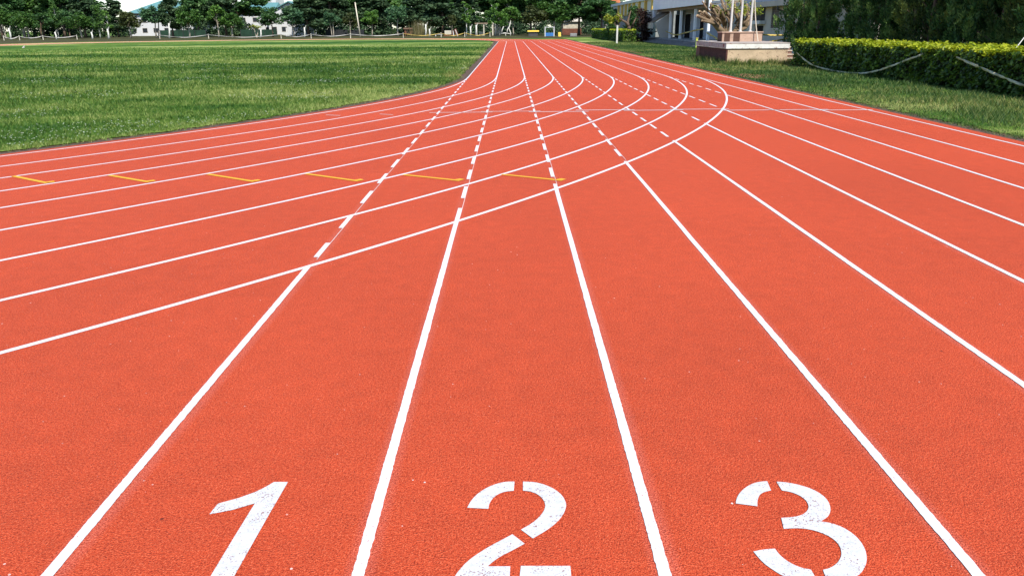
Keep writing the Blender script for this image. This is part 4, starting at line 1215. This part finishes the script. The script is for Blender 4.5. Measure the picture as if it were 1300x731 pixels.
# tape strung between the porch columns, and low boards
def tape(name, label, pts, w, mat, group=None, n=28):
    """flat sagging tape through given 3-D points, on edge, slightly thick"""
    P = [Vector(p) for p in pts]; out = []
    for i in range(len(P) - 1):
        a = P[max(i - 1, 0)]; b = P[i]; c = P[i + 1]; d = P[min(i + 2, len(P) - 1)]
        for k in range(n):
            t = k / n
            out.append(0.5 * ((2 * b) + (c - a) * t + (2 * a - 5 * b + 4 * c - d) * t * t + (-a + 3 * b - 3 * c + d) * t ** 3))
    out.append(P[-1])
    mb = MB(); V = []; Fs = []
    for i, p in enumerate(out):
        tw = 0.5 * math.sin(i * 0.23) + 0.35 * math.sin(i * 0.61 + 1)
        dirv = (out[min(i + 1, len(out) - 1)] - out[max(i - 1, 0)]).normalized()
        side = dirv.cross(Vector((0, 0, 1)));
        if side.length < 1e-3: side = Vector((1, 0, 0))
        side.normalize(); up = side.cross(dirv).normalized()
        wv = (up * math.cos(tw) + side * math.sin(tw)) * (w / 2); nv = (side * math.cos(tw) - up * math.sin(tw)) * 0.004
        V += [tuple(p - wv - nv), tuple(p + wv - nv), tuple(p + wv + nv), tuple(p - wv + nv)]
    for i in range(len(out) - 1):
        a = 4 * i
        for j in range(4):
            j2 = (j + 1) % 4; Fs.append((a + j, a + j2, a + 4 + j2, a + 4 + j))
    Fs.append((3, 2, 1, 0)); e = 4 * (len(out) - 1); Fs.append((e, e + 1, e + 2, e + 3))
    return tag(link(name, np_mesh(name, V, Fs), mat), label, 'tape', group)


tape('barrier_tape', 'yellowed tape strung across the porch columns behind the stage', [ATX(845, 40, BX - 0.05), ATX(857, 44.5, BX - 0.05), ATX(866, 43, BX - 0.05), ATX(880, 39.5, BX - 0.05), ATX(893, 37, BX - 0.05)], 0.16, MAT['tape_yellow'])
tape('barrier_tape', 'sagging tape end drooping from the last porch column to the plinth', [ATX(897, 42, BX - 0.08), ATX(903, 45, BX - 0.4), ATX(911, 50, BX - 1.0)], 0.2, MAT['tape_yellow'])
tape('barrier_tape', 'yellow tape running level beyond the stage steps', [AT(968.5, 44.3, 52), AT(985, 45.2, 52), AT(1000, 44.6, 52)], 0.10, MAT['tape_yellow'])
tape('barrier_tape', 'yellow tape slanting down onto the stage top by the steps', [AT(1000, 49, 48.8), AT(988, 51.5, 48.0), AT(976, 54, 47.2)], 0.10, MAT['tape_yellow'])
tape('barrier_tape', 'grey tape sagging from the forked tree to the stair foot', [AT(783, 43.8, 117), AT(803, 44.3, 116), AT(820, 43.2, 115), AT(834, 40.2, 114)], 0.16, MAT['tape_white'])
mk = thing('marker_post', 'tiny yellow-green marker standing at the edge of the porch steps', 'marker', None, (AT(884.7, 50, 78).x, 78, 0))
MB().box(-0.09, 0.09, -0.09, 0.09, 0.0, AT(884.7, 49, 78).z).build('post', mk_speck('yellow_green_marker', (0.60, 0.66, 0.12), (0.5, 0.5, 0.1), 5), mk, bevel=0.02)
MB().box(-0.12, 0.12, -0.12, 0.12, AT(884.7, 49, 78).z + .002, AT(884.7, 49, 78).z + 0.05).build('cap', MAT['yellowobj'], mk)

# tape draped over the front of the near hedge
TX = HX - 0.16
tape('barrier_tape', 'long faded tape sagging across the front of the near hedge', [ATX(1011, 67, TX), ATX(1030, 82, TX), ATX(1055, 89.5, TX), ATX(1080, 93, TX), ATX(1102, 92.5, TX), ATX(1125, 86.5, TX), ATX(1150, 77, TX), ATX(1172, 69, TX + 0.12)], 0.075, MAT['tape'])
tape('barrier_tape', 'faded tape slanting down the hedge front at the right edge of the view', [ATX(1214, 73, TX + 0.1), ATX(1240, 84, TX), ATX(1270, 97, TX), ATX(1300, 109, TX), ATX(1340, 122, TX)], 0.075, MAT['tape'])
mb = MB().tube([AT(1287, 65, 25.5), AT(1301, 47, 25.9)], [0.018, 0.014], 8)
tag(mb.build('leaning_stick', MAT['pole']), 'thin white stick leaning in the junipers behind the hedge', 'stick')

# ------------------------------------------------------------------ white post, forked dry tree, striped grandstand
p = GP(783, 56)
wp = thing('marker_post', 'white post standing alone on the grass before the distant hedge', 'post', None, (p.x, p.y, 0))
hz = AT(783, 33, p.y).z
MB().box(-0.1, 0.1, -0.1, 0.1, -0.05, hz).build('post', MAT['pole'], wp, bevel=0.015)
MB().box(-0.115, 0.115, -0.115, 0.115, hz + .002, hz + 0.05).build('cap', MAT['pole'], wp, bevel=0.01)

FY = 114.0
b = AT(805, 51, FY)
ft = thing('forked_tree', 'bare forked tree with a few yellow-green leaves near the white post', 'tree', None, (b.x, FY, 0))
mb = MB()
def lim2(pts, r0, r1):
    P = [AT(x, y, FY + dy) for x, y, dy in pts]; mb.tube(P, [r0 + (r1 - r0) * i / (len(P) - 1) for i in range(len(P))], 8)
lim2([(804, 54, 0), (803.5, 48, 0), (801, 41, 0), (798, 34, 0)], 0.36, 0.24)
lim2([(798, 34, 0), (795, 29, -.2), (790, 26, -.3), (786, 24, -.4)], 0.22, 0.08)
lim2([(798, 34, 0), (797, 27, .3), (799, 20, .5), (801, 14, .6)], 0.20, 0.06)
lim2([(800, 38, 0), (804, 30, -.3), (808, 22, -.5)], 0.16, 0.06)
lim2([(790, 26, -.3), (786, 21, -.5), (782, 18, -.5)], 0.1, 0.04)
rel(mb.build('trunk', MAT['bark_brown'], ft, smooth=True), ft)
cen = [AT(x, y, FY + dy) for x, y, dy in ((769, 24, 0), (773, 22, -.5), (778, 25, .3), (783, 22, -.3), (786, 20, .2), (776, 27, 0), (771, 21, .4), (787, 25, 0))]
P, d = clumps([tuple(c) for c in cen], [0.42] * len(cen), 60)
V, Fs = leaf_quads(P, rng.uniform(0.10, 0.2, len(P)))
rel(link('crown', np_mesh('crown', V, Fs), F_['yellow'], ft), ft)
mt = tree_proto('c', 44, 4.4, 1.9, 0.4, 0.12, 4200, F_['brown'], MAT['bark_brown'], 'column', 2, 0.12)
b = base_at(816, 0, 111); plant_tree('dry_bush', 'large dark maroon bush beside the porch stairs', mt, b, 1.05, 0.4, None, 'bush', h=AT(816, 14.5, 111).z / 4.4, sxy=0.98)
mt = tree_proto('c', 45, 4.4, 1.5, 0.2, 0.15, 2200, F_['dark'], MAT['bark_brown'], 'column', 2, 0.10)
for x, Y, top, lab in ((775, 124, 16, 'dark green bush behind the white post'), (803, 128, 11, 'green bush growing under the striped grandstand front')):
    b = base_at(x, 0, Y); plant_tree('green_bush', lab, mt, b, 1.0, x, None, 'bush', h=AT(x, top, Y).z / 4.4, sxy=1.25)

GX = 25.0
gs_ = thing('grandstand', 'far grandstand with white roof edge and yellow and white striped front', 'grandstand', None, (GX + 4, 145, 0))
y0, y1 = ATX(834, 5, GX).y, ATX(780.5, 5, GX).y
zr0 = ATX(800, 5.5, GX).z; zf = ATX(800, 19, GX).z
part(MB().box(GX + 0.02, GX + 9, y0, y1, -0.05, zr0 - 0.02), 'wall', MAT['concrete'], gs_)
part(MB().box(GX - 0.8, GX + 10, y0 - 0.5, y1 + 0.5, zr0, zr0 + 0.5), 'roof', MAT['white_wall'], gs_)
part(MB().box(GX - 0.35, GX + 0.018, y0, y1, zf, zr0 - 0.003), 'front_panel', MAT['white_wall'], gs_)
for x in (785.5, 790, 794.5, 799, 804.5, 811.5, 819.5, 828.5):
    y = ATX(x, 12, GX - 0.5).y
    part(MB().box(GX - 0.72, GX - 0.352, y - 0.55, y + 0.55, zf - 0.2, zr0 - 0.004), 'fin', MAT['yellow_wall'], gs_)
oh = thing('house', 'distant house showing only an orange roof above the dark trees', 'house', None, (AT(776, 5, 200).x, 204, 0))
hz = AT(776, 4, 200).z; ax_ = AT(770, 0, 200).x - oh.location.x; bx_ = AT(786, 0, 200).x - oh.location.x
MB().box(ax_, bx_, -3, 5, 0, hz).build('wall', MAT['wall_beige'], oh)
MB().prism([(-3.6, hz + 0.003), (5.6, hz + 0.003), (1, hz + 2.6)], 'x', ax_ - 0.4, bx_ + 0.4).build('roof', MAT['orange_roof'], oh)

# ------------------------------------------------------------------ far school halls with teal roofs
def hall(name, label, xl, xr, Y, eave_row, ridge_row, gable=False, depth=14.0, hipl=0.0, hipr=0.0):
    a = AT(xl, eave_row, Y); c = AT(xr, eave_row, Y); ze = a.z * 0.5 + c.z * 0.5
    zr = AT((xl + xr) / 2, ridge_row, Y + depth / 2).z
    x0, x1 = a.x, c.x
    root = thing(name, label, 'building', None, ((x0 + x1) / 2, Y, 0))
    part(MB().box(x0, x1, Y, Y + depth, -0.05, ze), 'wall', MAT['white_wall'], root)
    r = MB(); e = 0.7
    y0, y1, ym = Y - e, Y + depth + e, Y + depth / 2
    A, B, C_, D2 = (x0 - e, y0, ze + .01), (x1 + e, y0, ze + .01), (x1 + e, y1, ze + .01), (x0 - e, y1, ze + .01)
    Rl, Rr = (x0 - e + hipl, ym, zr), (x1 + e - hipr, ym, zr)
    r.v = [A, B, C_, D2, Rl, Rr]; r.f = [(0, 1, 5, 4), (2, 3, 4, 5), (1, 2, 5), (3, 0, 4), (3, 2, 1, 0)]
    rf = part(r, 'roof', MAT['teal'], root)
    part(MB().box(x0 - e, x1 + e, y0 - 0.12, y0 - 0.003, ze - 0.25, ze + 0.12), 'eave_board', MAT['iron'], root)
    k = max(3, int((x1 - x0) / 3.6))
    for i in range(k):
        xx = x0 + (x1 - x0) * (i + 0.5) / k
        for zb_ in (1.0, 4.4):
            if zb_ + 1.7 > ze: continue
            f = part(MB().box(xx - 0.95, xx + 0.95, Y - 0.06, Y - 0.003, zb_, zb_ + 1.7), 'window', MAT['wall_beige'], root)
            MB().box(xx - 0.82, xx + 0.82, Y - 0.075, Y - 0.062, zb_ + 0.12, zb_ + 1.58).build('pane', MAT['glass'], f)
    return root


hall('school_hall', 'white hall with a teal hipped roof seen left of the tall pine', 160, 258, 292, 17.5, 1.0, hipl=11, hipr=6)
hall('school_hall', 'long white hall with a lower teal roof behind the pine and dark round tree', 300, 346, 296, 16.0, 3.8, hipl=1, hipr=0.1)
# gabled wing facing the field
Yg = 288
xa, xb = AT(340, 20, Yg).x, AT(392, 20, Yg).x
ze = AT(366, 16.5, Yg).z; zr = AT(366, 3.0, Yg).z; xm = AT(366.5, 3, Yg).x
gh = thing('school_hall', 'white gabled hall with a teal roof behind the bluish spreading tree', 'building', None, (xm, Yg, 0))
part(MB().prism([(xa, -0.05), (xb, -0.05), (xb, ze), (xm, zr - 0.2), (xa, ze)], 'y', Yg, Yg + 16), 'wall', MAT['white_wall'], gh)
part(MB().prism([(xa - 1.6, ze - 0.9), (xm, zr), (xm, zr + 0.35), (xa - 1.6, ze - 0.55)], 'y', Yg - 0.9, Yg + 17), 'roof', MAT['teal'], gh)
part(MB().prism([(xm + 0.003, zr), (xb + 1.6, ze - 0.9), (xb + 1.6, ze - 0.55), (xm + 0.003, zr + 0.35)], 'y', Yg - 0.9, Yg + 17), 'roof', MAT['teal'], gh)
for i in range(4):
    xx = xa + (xb - xa) * (i + 0.5) / 4
    for zb_ in (1.0, 4.4):
        f = part(MB().box(xx - 1.0, xx + 1.0, Yg - 0.06, Yg - 0.003, zb_, zb_ + 1.8), 'window', MAT['wall_beige'], gh)
        MB().box(xx - 0.88, xx + 0.88, Yg - 0.075, Yg - 0.062, zb_ + 0.12, zb_ + 1.68).build('pane', MAT['glass'], f)
# tall white block behind
xa, xb = AT(305, 0, 330).x, AT(350, 0, 330).x
wb = thing('school_block', 'tall white block rising behind the gabled teal roof', 'building', None, ((xa + xb) / 2, 330, 0))
part(MB().box(xa, xb, 330, 342, -0.05, AT(330, -8, 330).z), 'wall', MAT['white_wall'], wb)
part(MB().box(xa - 0.4, xb - 6, 329.7, 329.997, AT(330, 5.5, 330).z, AT(330, 3.2, 330).z), 'window_band', MAT['teal'], wb)
part(MB().box(xa - 0.6, xb + 0.6, 329.4, 342.6, AT(330, -8, 330).z + .003, AT(330, -9.5, 330).z), 'roof', MAT['concrete'], wb)

# fences in front of the halls
def fence(name, label, x0, x1, Y, h, mat, post, gap=None, group=None):
    a, c = AT(x0, 45, Y).x, AT(x1, 45, Y).x
    root = thing(name, label, 'fence', group, ((a + c) / 2, Y, 0))
    if gap is None:
        part(MB().box(a, c, Y, Y + 0.06, 0.05, h), 'panel', mat, root)
    else:
        mb = MB(); x = a
        while x < c: mb.box(x, x + gap * 0.5, Y, Y + 0.05, 0.05, h); x += gap
        mb.box(a, c, Y + 0.052, Y + 0.1, h * 0.25, h * 0.25 + 0.1).box(a, c, Y + 0.052, Y + 0.1, h * 0.8, h * 0.8 + 0.1)
        part(mb, 'panel', mat, root)
    k = max(2, int((c - a) / 3.0))
    for i in range(k + 1):
        x = a + (c - a) * i / k
        part(MB().box(x - 0.06, x + 0.06, Y - 0.13, Y - 0.003, -0.05, h + 0.08), 'post', post, root)
    return root


fence('green_fence', 'low dark green screen fence right of the tall pine trunk', 204, 262, 232, 1.9, MAT['greennet'], MAT['iron'])
fence('green_fence', 'low dark green screen fence between the bright tree and the white gable', 306, 352, 232, 1.9, MAT['greennet'], MAT['iron'])
fence('picket_fence', 'white picket fence before the gabled hall', 364, 398, 230, 2.3, MAT['white_wall'], MAT['white_wall'], 0.5)
fence('dark_fence', 'low black fence behind the small olive tree and leaning pole', 414, 462, 226, 1.7, MAT['black_fence'], MAT['iron'])

# ------------------------------------------------------------------ tape barrier round the far bend
posts = [(5, 50, 3.4), (25, 50.5, 4.0), (55, 50.5, 4), (98, 50.0, 3), (203, 49.0, 3.2), (265, 49.2, 3.0), (357, 48.2, 3.5), (395, 47.6, 3), (445, 47.2, 3), (512, 47.0, 3), (560, 46.6, 3), (590, 46.5, 3), (622, 46.8, 3)]
PYs = 186.0
lab_p = ['at the far left corner by the white trunk', 'under the two-stemmed tree', 'under the dark bushy tree', 'under the wide flat-topped tree', 'left of the tall pine trunk', 'by the light green tree', 'before the dark round tree', 'before the white picket fence', 'by the leaning cream pole', 'by the red-brown hut', 'left of the beige stone block', 'by the sparse young tree', 'by the small pavilion']
tops_ = []
for (x, y, hp), lb in zip(posts, lab_p):
    Yp = 186 + 10 * math.sin(x * 0.01)
    b = AT(x, y, Yp); hgt = 0.95
    r = thing('barrier_post', 'short pale tape post ' + lb, 'post', 'posts of the tape barrier', (b.x, Yp, 0))
    MB().tube([(0, 0, -0.05), (0, 0, hgt)], [0.10, 0.09], 8).build('post', MAT['stone'], r)
    MB().tube([(0, 0, hgt + .002), (0, 0, hgt + 0.08)], [0.12, 0.05], 8).build('cap', MAT['tape_white'], r)
    tops_.append(Vector((b.x, Yp - 0.13, hgt - 0.12)))
for i in range(len(tops_) - 1):
    if i == 3: continue
    a, c = tops_[i], tops_[i + 1]; mid = (a + c) / 2; mid.z = 0.36 + 0.1 * math.sin(i)
    tape('barrier_tape', 'tape sagging from the post %s' % lab_p[i], [a, a.lerp(mid, 0.55) + Vector((0, 0, -0.08)), mid, c.lerp(mid, 0.55) + Vector((0, 0, -0.08)), c], 0.14, MAT['tape_white'] if i < 9 else MAT['tape_yellow'], 'white tapes round the far bend', n=8)

# leaning cream pole
a = base_at(457, 0, 205); t = AT(450.8, 4, 205)
lp = thing('leaning_pole', 'tall cream pole leaning left in front of the dark pines', 'pole', None, a)
MB().tube([(0, 0, 0), tuple(t - a)], [0.19, 0.13], 10).build('pole', MAT['cream_pole'], lp, smooth=True)
MB().tube([tuple(t - a + Vector((0, 0, .002))), tuple(t - a + Vector((-0.02, 0, 0.12)))], [0.17, 0.1], 10).build('cap', MAT['cream_pole'], lp)

# whitewashed bare stems standing among the trees
for k, (x, top, lean, lab) in enumerate(((12, 36, -1.2, 'short white stem leaning at the far corner'), (70, 41, -.6, 'white stem left of the slim upright tree'), (116, 41, -.4, 'bent white stem under the flat-topped tree'),
        (136.5, 37, -.4, 'bright white stem at the right end of the whitewashed row'), (214, 30, 0, 'thin pale stem beside the tall pine'), (330, 38, 1.0, 'slanting pale stem by the palm'),
        (386, 35, 0.2, 'pale stem at the end of the white fence'), (540, 31, 0.3, 'thick pale stem right of the dry reeds'), (545, 37, 0, 'short grey stem beside the thick pale one'),
        (597, 34, 0, 'pale stem right of the sparse young tree'), (604, 32, .3, 'pale stem left of the small pavilion'))):
    Y = 204; b = base_at(x, 0, Y); t = AT(x + lean, top, Y)
    s = thing('bare_stem', lab, 'tree stem', 'bare pale stems among the trees', b)
    MB().tube([(0, 0, 0), tuple((t - b) * 0.5 + Vector((0.1, 0, 0))), tuple(t - b)], [0.24, 0.19, 0.13], 8).build('trunk', MAT['bark_white'], s, smooth=True)
    MB().tube([tuple((t - b) * 0.7), tuple((t - b) + Vector((0.5, 0, 0.5)))], [0.1, 0.05], 6).build('branch', MAT['bark_white'], s)

# small palm with yellow fronds
b = base_at(325, 0, 206); pm = thing('palm_tree', 'small palm with drooping yellowish fronds before the dark green screen', 'palm', None, b)
MB().tube([(0, 0, 0), (-.3, 0, 1.6), (-.5, 0, 2.6)], [0.16, 0.13, 0.12], 8).tube([(.1, 0, 0), (.5, 0, 1.5), (.6, 0, 2.3)], [0.14, 0.12, 0.11], 8).build('trunk', MAT['bark_pale'], pm)
V = []; Fs = []
for (cx_, cz_) in ((-.5, 2.6), (.6, 2.3)):
    for i in range(16):
        th = i * 0.41 * 6.28; L = random.uniform(1.2, 1.9); el = random.uniform(0.2, 1.1)
        prev = None
        for k in range(6):
            t = k / 5; r = L * t; z = cz_ + math.sin(el) * r - 0.55 * r * r / L
            c = Vector((cx_ + math.cos(th) * r, math.sin(th) * r, z)); w = Vector((-math.sin(th), math.cos(th), 0.3)) * (0.17 * math.sin(math.pi * min(1, t + 0.12)) + 0.01)
            n0 = len(V); V += [tuple(c - w), tuple(c + w)]
            if prev is not None: Fs.append((prev, prev + 1, n0 + 1, n0))
            prev = n0
link('crown', np_mesh('crown', V, Fs), F_['yellow'], pm)

# dry reeds
b = base_at(532, 0, 206); rd = thing('reed_clump', 'clump of dry straw-coloured reeds beside the red-brown hut', 'reeds', None, b)
n = 520; X = rng.normal(0, 1.0, n); Y = rng.normal(0, 0.6, n); H = rng.uniform(1.6, 4.4, n); a = rng.uniform(0, 6.28, n); ln = rng.normal(0, 0.35, (n, 2))
V = np.zeros((n, 3, 3)); V[:, 0] = np.stack([X - 0.04 * np.cos(a), Y - 0.04 * np.sin(a), 0 * X], 1); V[:, 1] = np.stack([X + 0.04 * np.cos(a), Y + 0.04 * np.sin(a), 0 * X], 1); V[:, 2] = np.stack([X * 1.25 + ln[:, 0], Y + ln[:, 1], H], 1)
link('foliage', np_mesh('reeds', V.reshape(-1, 3), np.arange(3 * n).reshape(n, 3)), F_['reed'], rd)
mb = MB()
for i in range(10): x = random.uniform(-1, 1); mb.tube([(x, random.uniform(-.5, .5), 0), (x * 1.3, 0, random.uniform(2, 3.6))], [0.07, 0.03], 6)
mb.build('stems', MAT['bark_pale'], rd)

# red-brown hut
b = base_at(518.5, 0, 210); ht = thing('small_hut', 'small open red-brown wooden hut behind the light green tree', 'hut', None, b)
MB().box(-1.0, 1.0, 0, 1.4, 0.55, 1.75).build('body', MAT['rust'], ht)
MB().prism([(-0.3, 1.752), (1.7, 1.752), (1.7, 1.86), (-0.3, 2.1)], 'x', -1.25, 1.25).build('roof', mk_speck('old_hut_roof', (0.20, 0.12, 0.085), (0.1, 0.06, 0.05), 3), ht)
for x in (-0.9, 0.78):
    for y in (0.05, 1.2): MB().box(x, x + 0.14, y, y + 0.14, 0, 0.548).build('leg', MAT['rust'], ht)
MB().box(-0.55, 0.45, -0.02, -0.003, 0.8, 1.5).build('opening_panel', MAT['door_dark'], ht)
# pale low bench and stone block
b = base_at(556.5, 0, 206); be = thing('stone_bench', 'low white bench on the grass left of the beige stone block', 'bench', None, b)
MB().box(-1.0, 1.0, -0.25, 0.25, 0.42, 0.54).build('seat', MAT['white_wall'], be, bevel=0.02)
for x in (-0.8, 0.6): MB().box(x, x + 0.2, -0.18, 0.18, 0, 0.418).build('leg', MAT['white_wall'], be)
b = base_at(568.5, 0, 206); sb_ = thing('stone_block', 'beige stone block with a darker foot among the trees', 'block', None, b)
MB().box(-0.85, 0.85, 0, 0.7, 0.4, 1.35).build('body', MAT['stone'], sb_, bevel=0.06)
MB().box(-0.95, 0.95, -0.06, 0.76, 0, 0.398).build('foot', MAT['rust'], sb_, bevel=0.03)
b = base_at(577.5, 0, 205); sf = thing('stick_frame', 'crossed white and dark red sticks standing by the beige stone block', 'frame', None, b)
for x0_, x1_, hh, mt_ in ((-0.7, -0.5, 1.5, 'rust'), (-0.3, -0.5, 1.3, 'pole'), (0.3, -0.1, 1.7, 'rust'), (0.9, 0.2, 1.8, 'rust'), (0.7, 0.1, 1.6, 'pole')):
    MB().tube([(x0_, 0, 0), (x1_, 0.1, hh)], 0.12, 7).build('stick', MAT[mt_], sf)
# pavilion
b = base_at(615, 0, 212); pv = thing('park_pavilion', 'small open pavilion with flat brown roof under the sky gap', 'pavilion', None, b)
MB().box(-2.5, 2.3, 0, 3, 2.9, 3.2).build('roof', mk_speck('brown_flat_roof', (0.27, 0.20, 0.14), (0.15, 0.1, 0.08), 2), pv)
for x in (-2.2, -0.3, 2.0):
    for y in (0.15, 2.7): MB().box(x, x + 0.3, y, y + 0.2, 0, 2.898).build('pillar', MAT['stone'], pv)
MB().box(-1.5, -0.32, 2.0, 2.4, 0, 1.0).build('counter', MAT['stone'], pv)
# crooked bleached branches
b = base_at(641, 0, 196); cb = thing('fallen_branches', 'crooked bleached branches propped up beside the bundle of pale stems', 'branches', None, b)
for pts in ([(-1.4, 0, 0.5), (0, 0, 0.7), (1.5, 0, 0.5)], [(-0.9, 0, 0.65), (-0.6, 0, 1.6), (0.0, 0.1, 2.9)], [(0.5, 0, 0.6), (0.6, 0, 1.5), (1.1, 0.1, 2.2), (1.4, 0.1, 3.4)], [(-1.2, 0, 0.0), (-1.2, 0, 0.5)], [(1.3, 0, 0.0), (1.4, 0, 0.7), (0.9, 0, 2.0)], [(0.2, .1, 0.0), (0.1, 0, 0.6)]):
    MB().tube(pts, [0.14] * (len(pts) - 1) + [0.07], 7).build('branch', MAT['bark_white'], cb, smooth=True)
b = base_at(631, 0, 193); bs = thing('stem_bundle', 'bundle of pale straight stems at the end of the white lane lines', 'tree stems', None, b)
for x0_, x1_, hh in ((-0.6, -0.5, 5.0), (-0.25, -0.2, 3.0), (0.2, -0.3, 2.6), (0.5, 0.1, 2.6), (0.75, 0.8, 2.7)):
    MB().tube([(x0_, 0, 0), (x1_, 0.05, hh)], [0.17, 0.11], 8).build('trunk', MAT['bark_pale'], bs, smooth=True)
# blue board, kiosk, small things at the far end
b = base_at(697.7, 0, 182); bb = thing('notice_board', 'blue board hung low between two white posts at the end of the track', 'board', None, b)
for x in (-1.1, 0.92): MB().box(x, x + 0.18, -0.08, 0.08, -0.05, 2.1).build('post', MAT['white_wall'], bb)
MB().box(-0.918, 0.918, -0.05, 0.05, 0.08, 0.8).build('board', MAT['blue'], bb, bevel=0.02)
MB().box(-0.918, 0.918, -0.03, 0.03, 1.95, 2.05).build('rail', MAT['white_wall'], bb)
b = base_at(677, 0, 190); ks = thing('garden_kiosk', 'low stall with a yellow top under the forked grey-green tree', 'stall', None, b)
MB().prism([(-0.2, 1.0), (1.6, 1.0), (1.3, 1.3), (0.2, 1.3)], 'x', -1.35, 1.35).build('roof', MAT['yellowobj'], ks)
MB().box(-1.1, 1.1, 0.1, 1.3, 0, 0.998).build('body', MAT['steel'], ks)
b = base_at(710.5, 0, 180); yf = thing('sign_stand', 'small yellow folding sign right of the blue board', 'sign', None, b)
MB().prism([(-0.3, 0), (-0.22, 0), (0.02, 0.9), (-0.02, 0.9)], 'x', -0.3, 0.3).build('front_panel', MAT['yellowobj'], yf)
MB().prism([(0.3, 0), (0.22, 0), (0.022, 0.9), (0.03, 0.92)], 'x', -0.3, 0.3).build('rear_panel', MAT['yellowobj'], yf)
b = base_at(729, 0, 176); gb = thing('stone_block', 'pale grey stone block left of the distant hedge', 'block', None, b)
MB().box(-0.85, 0.6, 0, 0.8, 0.1, 0.7).build('body', MAT['concrete'], gb, bevel=0.06)
MB().box(-0.9, 0.65, -0.05, 0.85, -0.05, 0.098).build('foot', MAT['dark_concrete'], gb)
b = base_at(724, 0, 212); yh = thing('garden_hut', 'cream walled hut half hidden behind the right-hand trees', 'hut', None, b)
MB().box(-1.9, 2.6, 0, 3, 1.6, 3.3).build('upper_wall', MAT['stone'], yh); MB().box(-2.2, 2.9, -.1, 3.1, -0.05, 1.598).build('lower_wall', MAT['rust'], yh)
MB().prism([(-0.5, 3.302), (3.5, 3.302), (1.5, 4.3)], 'x', -2.3, 3.0).build('roof', MAT['wall_beige'], yh)
# white thing on the grass
p = GP(30, 61.8); wbag = thing('plastic_bag', 'small crumpled white bag lying alone on the grass field', 'bag', None, (p.x, p.y, 0.0))
V = []; 
me = bpy.data.meshes.new('bag')
import bmesh
bm = bmesh.new(); bmesh.ops.create_icosphere(bm, subdivisions=3, radius=0.17)
for v in bm.verts:
    k = 1 + 0.25 * math.sin(v.co.x * 19 + v.co.y * 13) * math.sin(v.co.z * 17 + v.co.x * 7)
    v.co *= k; v.co.z = max(-0.02, v.co.z * 0.5 + 0.1)
bm.to_mesh(me); bm.free()
link('body', me, MAT['tape_white'], wbag)
MB().tube([(0.0, 0, 0.2), (0.08, 0.03, 0.27), (0.2, 0.05, 0.24)], [0.06, 0.035, 0.05], 8).build('handle', MAT['tape_white'], wbag)

# tall tufts at the foot of the stage
n = 5200
side = rng.uniform(0, 1, n) < 0.45
X = np.where(side, sx0 - np.abs(rng.normal(0.05, 0.28, n)), rng.uniform(sx0 - 0.3, sx1 + 0.6, n)); Y = np.where(side, rng.uniform(SY - 0.3, sy1 + 0.4, n), SY - np.abs(rng.normal(0.06, 0.25, n)))
H = rng.uniform(0.12, 0.48, n) * (0.6 + 0.5 * np.sin(X * 3.1 + Y * 2) ** 2)
stuff(blades('grass', X, Y, H, rng.uniform(0.02, 0.045, n), 0.45, MAT['verge']), 'tall grass tufts growing against the foot of the stage', 'grass')

# ------------------------------------------------------------------ light, sky
SUN_EL, SAX, SAY = 50.0, 0.45, -0.893
d = Vector((SAX * math.cos(R_(SUN_EL)), SAY * math.cos(R_(SUN_EL)), math.sin(R_(SUN_EL))))
sl = bpy.data.lights.new('sun', 'SUN'); sl.energy = 4.6; sl.angle = R_(0.53); sl.color = (1.0, 0.955, 0.88)
so = bpy.data.objects.new('sun', sl); COL.objects.link(so); so.rotation_euler = d.to_track_quat('Z', 'Y').to_euler()
w = bpy.data.worlds.new('World'); sc.world = w; w.use_nodes = True
nt = w.node_tree; nt.nodes.clear()
sky = nt.nodes.new('ShaderNodeTexSky'); sky.sky_type = 'NISHITA'; sky.sun_disc = False
sky.sun_elevation = R_(SUN_EL); sky.sun_rotation = math.atan2(SAX, SAY); sky.dust_density = 0.3; sky.ozone_density = 2.0; sky.altitude = 0
bg = nt.nodes.new('ShaderNodeBackground'); bg.inputs['Strength'].default_value = 0.14
wo = nt.nodes.new('ShaderNodeOutputWorld')
nt.links.new(sky.outputs[0], bg.inputs['Color']); nt.links.new(bg.outputs[0], wo.inputs['Surface'])
tint = nt.nodes.new('ShaderNodeMix'); tint.data_type = 'RGBA'; tint.blend_type = 'MULTIPLY'; tint.inputs[0].default_value = 1.0; tint.inputs[7].default_value = (0.92, 0.97, 1.04, 1)
nt.links.new(sky.outputs[0], tint.inputs[6]); nt.links.new(tint.outputs[2], bg.inputs['Color'])
sc.view_settings.view_transform = 'Standard'; sc.view_settings.look = 'None'; sc.view_settings.gamma = 1.0; sc.view_settings.use_curve_mapping = False
sc.view_settings.exposure = 0.42
sc.cycles.max_bounces = 6; sc.cycles.transparent_max_bounces = 8; sc.cycles.use_denoising = True
